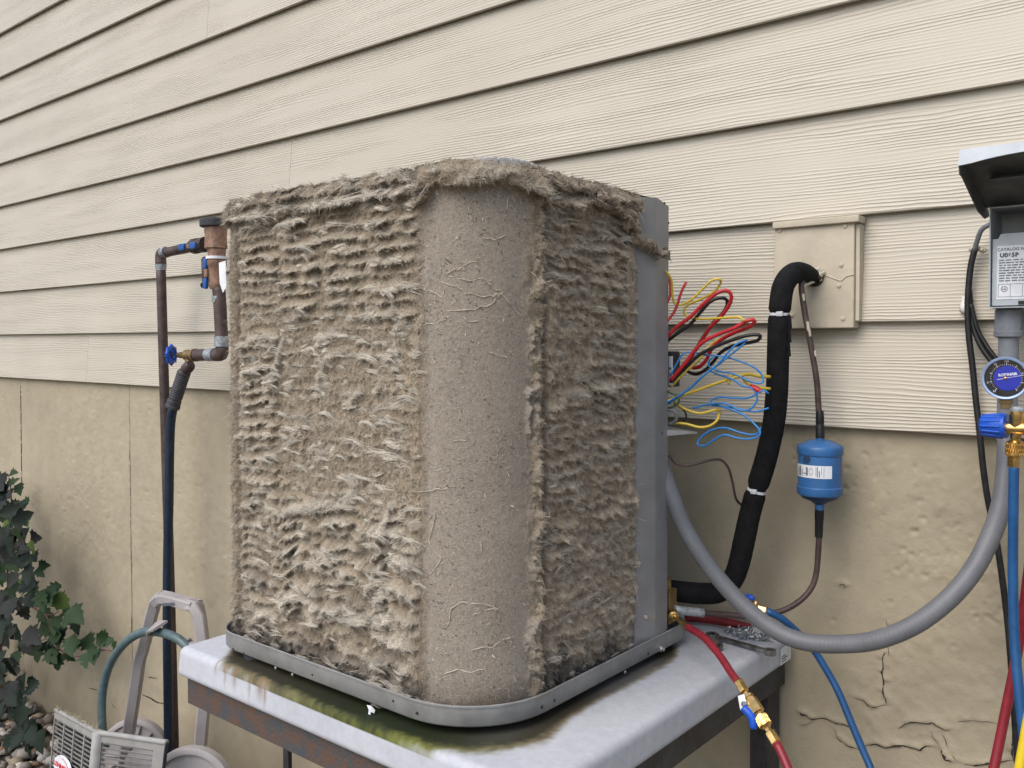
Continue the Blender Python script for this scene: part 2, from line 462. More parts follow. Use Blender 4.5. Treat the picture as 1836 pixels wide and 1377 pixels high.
# pits and spalls
def pit(cx, cz, r, dep):
    i0, i1 = np.searchsorted(xs, (cx-2.2*r, cx+2.2*r)); j0, j1 = np.searchsorted(zs, (cz-2.2*r, cz+2.2*r))
    if i1 <= i0 or j1 <= j0: return
    d2 = ((GX[j0:j1,i0:i1]-cx)**2 + ((GZ[j0:j1,i0:i1]-cz)*1.3)**2)/(r*r)
    H[j0:j1,i0:i1] += -dep*np.exp(-d2*d2) + dep*.12*np.exp(-((np.sqrt(d2)-1.35)/.35)**2)
for cxp, cyp, sp, n in ((1700,1020,.07,60),(1560,850,.09,46),(1440,800,.10,40),(1780,1090,.05,40),(1640,960,.08,28),(1330,960,.10,12),(1600,1120,.10,12),
                        (300,900,.22,60),(130,900,.2,30),(270,760,.25,50),(60,720,.2,30),(180,1000,.25,20)):
    p = at_y(cxp, cyp, FY)
    for _ in range(int(n*1.5)):
        r = abs(rng.normal(.0018,.0017))+.0013
        if cxp < 500: r *= 1.25
        pit(p[0]+rng.normal(0, sp*.7), p[2]+rng.normal(0, sp*.4), r, r*(.3 if cxp < 500 else .38))
A3 = (1420,1000,3.651)
CR3 = (([(620,400),(628,440),(627,500),(633,580),(635,640)],.0009),
    ([(615,620),(597,660),(600,720),(593,745),(603,800),(597,880),(615,920),(620,950)],.0026),
    ([(400,910),(470,935),(500,965),(540,978),(620,960)],.0016),
    ([(60,1012),(75,1025),(105,1036)],.0075), ([(100,1030),(130,1055),(220,1052),(290,1080),(340,1090),(400,1120)],.0022),
    ([(60,1100),(100,1092),(130,1070),(135,1050)],.0009),
    ([(280,1120),(300,1180),(340,1210),(390,1240),(460,1250)],.0018),([(480,1235),(500,1225),(550,1220),(620,1243),(680,1230),(800,1240),(840,1258),(880,1230),(915,1228)],.0026),
    ([(700,1120),(760,1078),(830,1075),(900,1085),(915,1070),(950,1095),(1000,1120),(1040,1125)],.002),
    ([(1085,1080),(1120,1065),(1250,1072),(1350,1085)],.001),
    ([(915,1130),(925,1170),(950,1200),(975,1240)],.001),([(985,1150),(1005,1190),(1020,1240)],.001),
    ([(978,1255),(990,1290),(1010,1318),(1045,1335)],.006),([(1050,1290),(1080,1330)],.002),
    ([(1130,1348),(1190,1360),(1260,1350),(1350,1335),(1440,1325)],.0024),([(1440,1100),(1446,1180),(1440,1260),(1448,1330)],.003),
    ([(310,180),(335,172),(350,182),(340,205)],.0016))
for pts, w in CR3:
    P = np.array([at_y(a_, b_, FY) for a_, b_ in zm(pts,*A3)])[:, (0,2)]
    for p, q in zip(P[:-1], P[1:]):
        i0, i1 = np.searchsorted(xs, (min(p[0],q[0])-.03, max(p[0],q[0])+.03)); j0, j1 = np.searchsorted(zs, (min(p[1],q[1])-.03, max(p[1],q[1])+.03))
        gx, gz = GX[j0:j1,i0:i1], GZ[j0:j1,i0:i1]; ab = q-p
        t = np.clip(((gx-p[0])*ab[0]+(gz-p[1])*ab[1])/max(1e-9,ab@ab),0,1); dx_ = gx-p[0]-t*ab[0]; dz_ = gz-p[1]-t*ab[1]; dd = np.hypot(dx_, dz_)
        lipn = fbm(gx*70, gz*70, 61, 2)
        H[j0:j1,i0:i1] = np.maximum(H[j0:j1,i0:i1], H[j0:j1,i0:i1] + (.0006+w*.55)*np.exp(-((dd-.002)/.007)**2)*(.3+1.2*lipn)*(dz_>0))
col = np.empty(GX.shape+(3,)); col[:] = (.375,.325,.232)
t1 = fbm(GX*1.6, GZ*2.6, 31, 4)[...,None]; col *= .90+.22*t1
t2 = sstep(.52,.75,fbm(GX*9, GZ*5, 33, 4))[...,None]; col = col*(1-.16*t2) + .16*t2*np.array((.30,.27,.21))
# soil splash close to the ground
t3 = (sstep(.55,.05,GZ+.25*fbm(GX*5,GZ*5,35,3))*.55)[...,None]; col = col*(1-t3)+t3*np.array((.16,.13,.09))
FV = np.stack([GX, FY - H, GZ], -1).reshape(-1,3)
nx, nz = len(xs), len(zs)
ii = (np.arange(nz-1)[:,None]*nx + np.arange(nx-1)[None,:]).ravel()
FT = np.stack([ii, ii+1, ii+nx+1, ii+nx], 1)
fo = link_np('foundation_wall', FV, FT, 'foundation', house, color=col.reshape(-1,3))
def found_y(x, z):
    i = min(nx-1, max(0, int(np.searchsorted(xs, x)))); j = min(nz-1, max(0, int(np.searchsorted(zs, z))))
    return FY - H[j, i]
# sheathing behind the boards (keeps light out)
MB().box((-2.75, 1.90, 3.0), (13.5, .28, 6.2)).build('wall_core', 'trim_paint', house, smooth=0)

def crack(pts, w):
    P = [Vector((x, 0, z)) for x, _, z in [at_y(a, b_, FY) for a, b_ in pts]]
    P, tt = catmull(P, .006)
    V = []; Fc = []
    for i, p in enumerate(P):
        t = (P[min(i+1,len(P)-1)] - P[max(i-1,0)]).normalized(); nn = Vector((-t.z, 0, t.x))
        ww = w*(.25+.75*math.sin(math.pi*min(1,max(0,tt[i])))**.6)*(.55+.9*random.random())*.5
        q = p + nn*random.uniform(-.0009,.0009)
        for sgn in (-1,1):
            a = q + nn*ww*sgn; V.append((a.x, found_y(a.x,a.z)-.0013, a.z))
        if i: Fc.append((2*i-2,2*i-1,2*i+1,2*i))
    link('crack', V, Fc, 'crack', house, smooth=0)
for pts, w in CR3: crack(zm(pts,*A3), w)
A6 = (0,1040,4.086)
for pts, w in (([(1040,838),(1100,866),(1150,895),(1205,905)],.006),([(172,620),(178,700),(165,760),(185,830)],.006),([(650,790),(720,805)],.003),
    ([(185,830),(230,900),(290,960)],.003),([(1080,710),(1150,722)],.003),([(820,905),(845,938)],.003),([(960,260),(962,330),(958,390)],.005),([(1480,220),(1505,300)],.004)):
    crack(zm(pts,*A6), w)

for pts, w in (([(233,690),(233.5,800),(234.5,950),(236,1100),(238,1260)],.0032),([(37,690),(37.5,760),(39,870)],.003)): crack(pts, w)
# gravel
gv = []; gf = []; gc = []; nn = 0
bm = bmesh.new(); bmesh.ops.create_icosphere(bm, subdivisions=1, radius=1.0)
ico_v = np.array([v.co[:] for v in bm.verts]); ico_f = np.array([[v.index for v in f.verts] for f in bm.faces]); bm.free()
pal = np.array([(.42,.38,.33),(.30,.26,.21),(.52,.49,.45),(.24,.15,.10),(.20,.18,.16),(.36,.30,.22),(.48,.42,.36)])
NS = 3600
for i in range(NS):
    x = rng.uniform(-5.4,-1.7); y = rng.uniform(.35,1.73)
    s = rng.uniform(.012,.034)
    v = ico_v*(1+.22*(rng.random((len(ico_v),1))-.5))*np.array((s*rng.uniform(.8,1.35), s, s*rng.uniform(.4,.75)))
    a = rng.uniform(0,6.28); b_ = rng.normal(0,.35)
    ca, sa, cb, sb = math.cos(a), math.sin(a), math.cos(b_), math.sin(b_)
    Rz = np.array(((ca,-sa,0),(sa,ca,0),(0,0,1))); Rx = np.array(((1,0,0),(0,cb,-sb),(0,sb,cb)))
    v = v@Rx.T@Rz.T + (x, y, s*.35+rng.uniform(0,.03))
    gv.append(v); gf.append(ico_f+nn); nn += len(v)
    gc.append(np.repeat((pal[rng.integers(len(pal))]*rng.uniform(.7,1.15))[None], len(v), 0))
gr = link_np('gravel', np.concatenate(gv), np.concatenate(gf), 'stones', color=np.concatenate(gc))
tag(gr, 'loose tan and grey river gravel along the foot of the foundation', 'gravel', kind='stuff')

# ================================================================== pad and stand
PADX0, PADX1, PADY0, PADY1, PADT = -1.565, -.690, .895, 1.715, 1.119
PTH = .058
PANX0, PANX1, PANY0, PANY1 = -1.503, -.815, .925, 1.545
PANZ = PADT + .012
def sdf_rr(x, y, x0, x1, y0, y1, r):
    qx = np.abs(x-(x0+x1)/2)-(x1-x0)/2+r; qy = np.abs(y-(y0+y1)/2)-(y1-y0)/2+r
    return np.minimum(np.maximum(qx,qy),0)+np.hypot(np.maximum(qx,0),np.maximum(qy,0))-r
pv, pf = rounded_box((PADX1-PADX0, PADY1-PADY0, PTH), .013, 4, (190, 175, 14))
pv = np.array([p[:] for p in pv]) + ((PADX0+PADX1)/2, (PADY0+PADY1)/2, PADT-PTH/2)
x, y, z = pv.T
# tilted side walls, slightly uneven top
drop = (PADT - z)/PTH
x = x + .004*drop*np.sign(x-(PADX0+PADX1)/2)*(np.abs(x-(PADX0+PADX1)/2) > .42); 
y = y - .004*drop*(y < PADY0+.02)
top = z > PADT-.0135
z = z + np.where(top, (fbm(x*6,y*6,41,2)-.5)*.0016, 0)
pc = np.empty((len(x),3)); pc[:] = (.485,.50,.54)
pc *= (.93+.12*fbm(x*9,y*9,42,4))[:,None]
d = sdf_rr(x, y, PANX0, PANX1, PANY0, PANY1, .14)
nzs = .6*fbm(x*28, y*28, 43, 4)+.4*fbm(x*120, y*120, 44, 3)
# algae and dirt where the pan drips; dark edge also paints in gap shade
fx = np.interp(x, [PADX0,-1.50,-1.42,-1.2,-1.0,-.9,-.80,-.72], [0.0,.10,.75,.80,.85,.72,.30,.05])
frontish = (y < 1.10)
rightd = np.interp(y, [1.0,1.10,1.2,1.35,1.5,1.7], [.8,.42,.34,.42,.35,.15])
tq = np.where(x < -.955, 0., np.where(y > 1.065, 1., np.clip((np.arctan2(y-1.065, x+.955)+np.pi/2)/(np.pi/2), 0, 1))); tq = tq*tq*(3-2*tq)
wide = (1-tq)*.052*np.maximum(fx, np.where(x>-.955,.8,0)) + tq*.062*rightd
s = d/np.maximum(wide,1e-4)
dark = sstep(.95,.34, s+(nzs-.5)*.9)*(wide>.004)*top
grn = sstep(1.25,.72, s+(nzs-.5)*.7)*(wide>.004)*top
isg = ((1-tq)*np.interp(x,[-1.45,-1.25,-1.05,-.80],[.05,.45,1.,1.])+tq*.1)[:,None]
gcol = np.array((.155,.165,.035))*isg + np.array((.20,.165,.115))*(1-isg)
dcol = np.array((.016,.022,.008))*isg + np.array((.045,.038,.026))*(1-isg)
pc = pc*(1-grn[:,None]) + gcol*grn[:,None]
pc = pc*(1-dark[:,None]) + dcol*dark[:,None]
# brown runs down the front face
for xr, wd, ln in ((-1.405,.003,.9),(-1.375,.006,.75),(-1.33,.003,1.),(-1.30,.009,.8),(-1.285,.004,1.),(-1.435,.003,.5)):
    run = np.exp(-((x-xr-(nzs-.5)*.006)/wd)**2)*(y<PADY0+.012)*sstep(ln,ln*.3,drop)*.75*(.4+.9*nzs)
    pc = pc*(1-run[:,None]) + np.array((.22,.145,.085))*run[:,None]
# grey bloom in the plastic
bl = sstep(.55,.75,fbm(x*3+4,y*3,45,3))[:,None]*.12; pc = pc*(1-bl)+np.array((.5,.53,.58))*bl
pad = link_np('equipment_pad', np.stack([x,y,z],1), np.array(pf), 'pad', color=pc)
tag(pad, 'pale grey plastic equipment pad with green algae and brown drip stains under the air conditioner', 'equipment pad')
def bars(name, parent, o, ux, uy, rects, m='ink'):
    """thin printed bars: rects (x0,y0,x1,y1) in the local frame"""
    mb = MB(); o = Vector(o); ux = Vector(ux); uy = Vector(uy)
    for a,b_,c,d_ in rects:
        mb.add([o+ux*a+uy*b_, o+ux*c+uy*b_, o+ux*c+uy*d_, o+ux*a+uy*d_], [(0,1,2,3)])
    return mb.build(name, m, parent, smooth=0)
def flat_label(name, parent, p0, ux, uy, w, h, m='paper_white'):
    p0 = Vector(p0); ux = Vector(ux); uy = Vector(uy); n = ux.cross(uy)*.0006
    q = [p0, p0+ux*w, p0+ux*w+uy*h, p0+uy*h]
    return link(name, [a for a in q]+[a-n for a in q], [(0,1,2,3),(7,6,5,4),(0,4,5,1),(1,5,6,2),(2,6,7,3),(3,7,4,0)], m, parent, smooth=0)
la = at_x(1399,1188,PADX1+.004)
lab = flat_label('sticker', pad, (PADX1+.0052, la[1], PADT-.050), (0,1,0), (0,0,1), .050, .032)
bars('print', lab, (PADX1+.0056, la[1], PADT-.050), (0,1,0), (0,0,1), [(.004,.010,.030,.0125),(.004,.015,.022,.017),(.004,.005,.026,.007),(.034,.004,.035,.028)])

stand = thing('steel_stand', 'rusty angle iron stand carrying the pad, bolted against the foundation', 'stand', (-1.13, 1.3, 0))
zb = PADT-PTH
def angle(a, b_, w, t, inx, m, name='beam'):
    """L section along a-b: vertical flange height w, horizontal flange of width w towards inx, under the pad"""
    a = Vector(a); b_ = Vector(b_); inx = Vector(inx); up = Vector((0,0,1)); mb = MB()
    for (p, ex, ez) in ((Vector((0,0,-w)), inx*t, up*w), (Vector((0,0,-t))+inx*t, inx*(w-t), up*t)):
        q = [a+p, a+p+ex, a+p+ex+ez, a+p+ez]; r_ = [b_+p, b_+p+ex, b_+p+ex+ez, b_+p+ez]
        mb.add(q+r_, [(0,1,2,3),(7,6,5,4),(0,4,5,1),(1,5,6,2),(2,6,7,3),(3,7,4,0)])
    return mb.build(name, m, stand, smooth=0)
zb -= .001
angle((PADX0+.016,PADY0+.010,zb),(PADX1-.012,PADY0+.010,zb), .05,.006,(0,1,0),'rust')
angle((PADX1-.012,PADY0+.018,zb),(PADX1-.012,PADY1+.008,zb), .05,.006,(-1,0,0),'dark_steel')
angle((PADX0+.016,PADY0+.018,zb),(PADX0+.016,PADY1+.008,zb), .05,.006,(1,0,0),'rust')
angle((PADX0+.024,PADY1-.004,zb-.007),(PADX1-.02,PADY1-.004,zb-.007), .05,.006,(0,-1,0),'dark_steel')
def leg(xx, yy, sx, sy, m, w=.05, t=.006):
    mb = MB()
    for (cx, cy, wx, wy) in ((xx+sx*w/2, yy+sy*t/2, w, t), (xx+sx*t/2, yy+sy*(t+(w-t)/2), t, w-t)):
        mb.box((cx, cy, (zb-.052)/2-.02), (wx, wy, zb-.052+.04))
    mb.build('leg', m, stand, smooth=0)
leg(PADX1-.021, PADY1+.004, -1, -1, 'dark_steel', w=.060)
leg(PADX0+.026, PADY1+.002, 1, -1, 'rust')
leg(PADX1-.021, 1.20, -1, 1, 'dark_steel')
leg(PADX0+.026, 1.115, 1, 1, 'dark_steel', w=.018)

# ================================================================== condenser unit
unit = thing('air_conditioner', 'outdoor air conditioner with its panels off, coil matted with tan lint', 'air conditioner', (-1.15, 1.24, PANZ))
# path helper in plan
def rr_path(x0,x1,y0,y1, rfl, rfr, rbr, rbl, n=10):
    P = []
    for cx, cy, r, a0 in ((x0+rfl,y0+rfl,rfl,180),(x1-rfr,y0+rfr,rfr,270),(x1-rbr,y1-rbr,rbr,0),(x0+rbl,y1-rbl,rbl,90)):
        for k in range(n+1):
            a = R(a0+90*k/n); P.append((cx+r*math.cos(a), cy+r*math.sin(a)))
    return P
def offs(P, dd):
    out = []
    n = len(P)
    for i in range(n):
        a = Vector(P[i-1]); b_ = Vector(P[(i+1)%n]); t = (b_-a).normalized(); out.append((P[i][0]-t.y*dd, P[i][1]+t.x*dd))
    return out
pp = rr_path(PANX0,PANX1,PANY0,PANY1,.075,.15,.045,.045,14)
n = len(pp)
RIM = .034
prof = [(.014,0),(.003,.0008),(0,.004),(0,RIM-.004),(-.0016,RIM-.0035),(-.0016,RIM-.001),(0,RIM),(.0018,RIM-.001),(.0018,.006),(.03,.004)]
V = []; Fc = []
for dd, zz in prof: V += [(a, b_, PANZ+zz) for a, b_ in offs(pp, dd)]
for i in range(len(prof)-1):
    for k in range(n): Fc.append((i*n+k, i*n+(k+1)%n, (i+1)*n+(k+1)%n, (i+1)*n+k))
Fc.append(tuple((len(prof)-1)*n+k for k in range(n))); Fc.append(tuple(range(n))[::-1])
pan = link('base_pan', V, Fc, 'pan_steel', unit, smooth=50)
for xx, yy in ((-1.40,.955),(-1.40,1.50),(-.92,1.49),(-.94,.985)):
    MB().cyl((xx,yy,PADT+.001),(xx,yy,PANZ+.001),.022,.02,14).build('foot','black_plastic',unit)
def hexscrew(p, nrm, r, parent, name='screw', m='screw_steel'):
    p = Vector(p); nn_ = Vector(nrm).normalized(); mb = MB()
    mb.lathe(p-nn_*.001, p+nn_*.0011, [(0,r*1.55),(.8,r*1.5),(1,r*1.25)], 14)
    mb.lathe(p+nn_*.001, p+nn_*r*1.35, [(0,r),(.85,r),(1,r*.8)], 6)
    return mb.build(name, m, parent, smooth=25)
def on_front(px, py): return at_y(px, py, PANY0)
for (px, py) in ((418,1164),(437,1172)): 
    q = on_front(px,py); MB().cyl((q[0]+.0,PANY0+.001,q[2]),(q[0],PANY0-.0004,q[2]),.0026,n=10).build('hole','dark_inside',unit)
for (px, py) in ((705,1257),(747,1279),(560,1210)):
    q = on_front(px,py); MB().cyl((q[0],PANY0+.001,q[2]),(q[0],PANY0-.0004,q[2]),.0022,n=10).build('hole','dark_inside',unit)
for (px, py) in ((994,1256),(1162,1172),(972,1268)):
    q = at_x(px,py,PANX1); MB().cyl((PANX1-.001,q[1],q[2]),(PANX1+.0004,q[1],q[2]),.0024,n=10).build('hole','dark_inside',unit)
q = at_x(1186,1163,PANX1); hexscrew(q,(1,0,0),.0042,unit)
for (px,py) in ((494,1198),(524,1210),(880,1285),(1121,1205)):
    q = on_front(px,py) if px<900 else at_x(px,py,PANX1)
    nr = (0,-1,0) if px<900 else (1,0,0)
    if px == 880: continue
    MB().lathe(Vector(q)-Vector(nr)*.001, Vector(q)+Vector(nr)*.0014, [(0,.003),(.7,.0028),(1,.0015)], 10).build('rivet','screw_steel',unit)

# --- coil body
CX0, CX1, CY0 = -1.485, -.832, .945
CZ0, CZ1 = PANZ+.006, 1.974
cp = rr_path(CX0+.016, CX1-.016, CY0+.016, 1.50, .055, .12, .03, .03, 12)
ci = offs(cp, .03); n = len(cp)
V = [(a,b_,CZ0) for a,b_ in cp]+[(a,b_,CZ1-.004) for a,b_ in cp]+[(a,b_,CZ1-.004) for a,b_ in ci]+[(a,b_,CZ0) for a,b_ in ci]
Fc = []
# the coil wraps three sides; the corner by the post stays open to the service bay
for k in range(n):
    k2 = (k+1)%n
    mx_ = (cp[k][0]+cp[k2][0])/2; my_ = (cp[k][1]+cp[k2][1])/2
    if mx_ > -.90 and my_ > 1.30: continue
    for i in range(3): Fc.append((i*n+k, i*n+k2, (i+1)*n+k2, (i+1)*n+k))
link('coil', V, Fc, 'dark_inside', unit, smooth=60)

# --- lint mat: height field wrapped round three sides
STEP = .00165
segs = []
def seg_line(a, b_): segs.append(('l', a, b_, math.dist(a,b_)))
def seg_arc(c, r, a0, a1): segs.append(('a', c, r, a0, a1, abs(R(a1-a0))*r))
RFL, RFR = .055, .130
seg_line((CX0,1.44),(CX0,CY0+RFL)); seg_arc((CX0+RFL,CY0+RFL),RFL,180,270)
seg_line((CX0+RFL,CY0),(CX1-RFR,CY0)); seg_arc((CX1-RFR,CY0+RFR),RFR,270,360)
seg_line((CX1,CY0+RFR),(CX1,1.353))
U0 = np.cumsum([0]+[s_[-1] for s_ in segs]); UT = U0[-1]
ul = np.concatenate([np.arange(0,U0[1]-.05,.004), np.arange(U0[1]-.05,UT,STEP)])
BP = np.zeros((len(ul),2)); BN = np.zeros((len(ul),2))
for i, s_ in enumerate(segs):
    k = (ul >= U0[i]) & (ul <= U0[i+1]+1e-9); t = (ul[k]-U0[i])/s_[-1]
    if s_[0] == 'l':
        a = np.array(s_[1]); b_ = np.array(s_[2]); dd = (b_-a)/s_[-1]
        BP[k] = a+(b_-a)*t[:,None]; BN[k] = (dd[1],-dd[0])
    else:
        an = np.radians(s_[3]+(s_[4]-s_[3])*t); BN[k] = np.stack([np.cos(an),np.sin(an)],1); BP[k] = np.array(s_[1])+s_[2]*BN[k]
vl_ = np.arange(CZ0, CZ1, STEP)
U, Zg = np.meshgrid(ul, vl_)
uF = lambda xx: U0[2]+(xx-(CX0+RFL))          # front face x -> u
uR = lambda yy: U0[4]+(yy-(CY0+RFR))          # right face y -> u
def up_(px, py):                              # photo point -> (u, z)
    if px < 745: q = at_y(px,py,CY0-.006); return uF(q[0]), q[2]
    if px > 962: q = at_x(px,py,CX1+.006); return uR(q[1]), q[2]
    # on the rounded corner: march
    d_ = ray(px,py); c_ = np.array((CX1-RFR, CY0+RFR)); 
    A_ = d_[0]**2+d_[1]**2; B_ = 2*(d_[0]*(CAM[0]-c_[0])+d_[1]*(CAM[1]-c_[1])); Cc = (CAM[0]-c_[0])**2+(CAM[1]-c_[1])**2-RFR**2
    t_ = (-B_-math.sqrt(max(0,B_*B_-4*A_*Cc)))/(2*A_); q = CAM+d_*t_
    an = math.degrees(math.atan2(q[1]-c_[1], q[0]-c_[0]))%360
    return U0[3]+R(an-270)*RFR, q[2]
S0 = .0208
zt = CZ1
Hh = np.zeros_like(U); pale = np.zeros_like(U); soil = np.zeros_like(U)
wob = (fbm(U*16, Zg*16, 51, 3)-.5)
wob2 = (fbm(U*45, Zg*45, 52, 3)-.5)
wob3 = (fbm(U*170, Zg*80, 53, 2)-.5)
def ridges(u0, u1, amp, spacing, arch, wamp, seed, soft=.8):
    """shelves of lint left by the louvres: slope outwards going down, then undercut"""
    Uj = U+.012*wob+.010*wob2
    k = (Uj >= u0) & (Uj < u1)
    c_ = ((Uj-u0)/(u1-u0))*2-1
    d_ = (zt-.043-Zg)/spacing - arch*c_**2 + wob*wamp + wob2*.42 + wob3*.22
    row = np.floor(d_).astype(int); s_ = d_-row
    ra = .45+.85*hsh(row, np.full_like(row, seed), seed)
    ra = ra*(.35+1.2*vn(U*42+seed, row*3.7, seed+3))
    sc_ = .5+.5*np.cos(2*np.pi*(U-u0)/(.018+.02*hsh(row, row*0+seed, seed+5)) + 6.28*hsh(row, row*0, seed+6))
    p_ = np.where(s_ < soft, (s_/soft)**4.2-.16*np.sin(np.pi*s_/soft), np.clip(1-(s_-soft)/(1-soft),0,1)**.7)
    p_ = p_*(.72+.28*sc_)
    env = np.clip(1-np.abs(c_)**7,0,1)
    tear = sstep(.22,.42,fbm(U*38+seed, Zg*60, seed+8, 2)); ra = ra*(.35+.65*tear)
    return np.where(k, amp*ra*p_*env, 0), np.where(k, np.clip(p_,0,1)**2.4*env*np.clip(ra,0,1.2), 0)
# amplitude field on the front face
zc = lambda py: 1.70+(615-py)*1.38/1587
low = sstep(zc(880), zc(930), Zg)      # 1 near the bottom
mid = sstep(zc(560), zc(615), Zg)*(1-low)
upr = 1-sstep(zc(540), zc(600), Zg)
fr_cols = [uF(-1.425), uF(-1.304), uF(-1.188), uF(-1.07), uF(-.957)]
for i in range(4):
    a_ = .0150*upr + (.0150 if i == 0 else .0026)*mid + .0175*low
    arch = .18+.0*U; arch = .12+.75*low
    h_, p_ = ridges(fr_cols[i], fr_cols[i+1], 1.0, S0*(1.0 if i else .95), arch, .45+.35*low+.6*mid, 60+i)
    a_ = a_*(.65+.7*fbm(U*10+i*3, Zg*10, 66, 2))
    Hh += h_*a_; pale += p_*np.clip(a_/.01,0,1)
rt_cols = [uR(1.090), uR(1.205), uR(1.350)]
for i in range(2):
    cav = .0100*(1-.85*np.exp(-((Zg-zc(600)+.02)/.06)**2)*(1-i))
    h_, p_ = ridges(rt_cols[i], rt_cols[i+1], 1.0, S0*.92, .12, 1.5, 70+i, .72)
    Hh += h_*cav; pale += p_*.55
infront = (U > fr_cols[0]) & (U < fr_cols[4]); inright = U >= rt_cols[0]; strip = (U >= fr_cols[4]) & (U < rt_cols[0])
leftc = U < fr_cols[0]
# torn, clumpy lint
cl = 1-np.abs(2*fbm(U*34, Zg*40, 81, 4)-1); cl = sstep(.72,.98,cl)
cl2 = sstep(.5,.78,fbm(U*22, Zg*30, 84, 4))
body = np.where(infront, .30+.18*low+.02*mid, np.where(inright, .7, np.where(leftc, .5, 0)))
Hh += body*(.0042*cl + .0050*cl2*(.3+.6*low+.5*inright))
pale += body*.5*cl
Hh += np.where(strip, .13, 1.)*((fbm(U*150,Zg*150,86,3)-.5)*.0044 + (fbm(U*340,Zg*340,87,2)-.5)*.0024)
Hh += np.where(strip,.12,1.)*(vn(U*480,Zg*110,188)-.5)*.0016
Hh += np.where(infront, .0035*mid*sstep(.45,.7,fbm(U*70,Zg*22,187,3)), 0)
# right face: shell-like cells
cellw = fbm(U*60, Zg*46, 88, 2); Hh += np.where(inright, .0052*sstep(.45,.7,cellw), 0)
# seams between louvre columns
for uc in fr_cols[1:4]+rt_cols[1:2]:
    g_ = np.exp(-((U-uc-.003*wob)/.0035)**2); Hh += .0035*g_*(.3+fbm(U*0+uc*50,Zg*40,90,3)) - .002*np.exp(-((U-uc)/.009)**2)
# left rounded corner: fluffy band and a groove beside it
gl = np.exp(-((U-fr_cols[0]+.006+.002*wob)/.0055)**2); Hh -= .013*gl
Hh += np.where(leftc, .006*fbm(U*30,Zg*26,92,4)*(U>U0[1]-.1), 0)
# smooth corner strip, recessed in a frame of lint
s_in = sstep(fr_cols[4]-.004, fr_cols[4]+.016, U+.02*wob+.012*wob2)*(1-sstep(rt_cols[0]-.046, rt_cols[0]-.016, U+.045*wob+.022*wob2))
z_top_strip = .010*(fbm(U*60,U*0+3,196,3)-.5) + np.interp(U, [fr_cols[4],fr_cols[4]+.03,fr_cols[4]+.1,rt_cols[0]-.03,rt_cols[0]], [1.905,1.934,1.938,1.930,1.910]) + .014*wob
s_in = s_in*(1-sstep(z_top_strip-.012, z_top_strip+.002, Zg))
s_in = s_in*sstep(CZ0+.0, CZ0+.09+.05*wob, Zg+.05*fbm(U*18,Zg*18,95,3))
Hh += -.0045*s_in
frame_r = np.exp(-((U-(rt_cols[0]-.018)-.035*wob-.018*wob2)/.009)**2); Hh += .014*frame_r*sstep(.3,.72,fbm(U*130,Zg*85,93,4)); pale += .35*frame_r*fbm(U*90,Zg*70,94,3)
gr_ = np.exp(-((U-(rt_cols[0]-.001)-.005*wob)/.0055)**2); Hh -= .012*gr_
# thick lip along the top
zl = np.where(strip, z_top_strip+.004, zt-.043+.010*wob+.012*(fbm(U*24,U*0,97,2)-.5)+np.where(inright,-.004,0))
lip = sstep(zl-.004, zl+.004, Zg)
lf = fbm(U*38, Zg*52, 98, 4)
Hh += lip*(.0075+.022*(lf-.38)+.008*(fbm(U*95,Zg*95,198,3)-.5)+np.where(strip,.007,0)*(1-sstep(zt-.03,zt,Zg)))
pale = pale*(1-lip) + lip*.55*sstep(.42,.65,lf)
edge = np.exp(-((Zg-zl-.004)/.006)**2)*lip; pale += .5*edge*infront
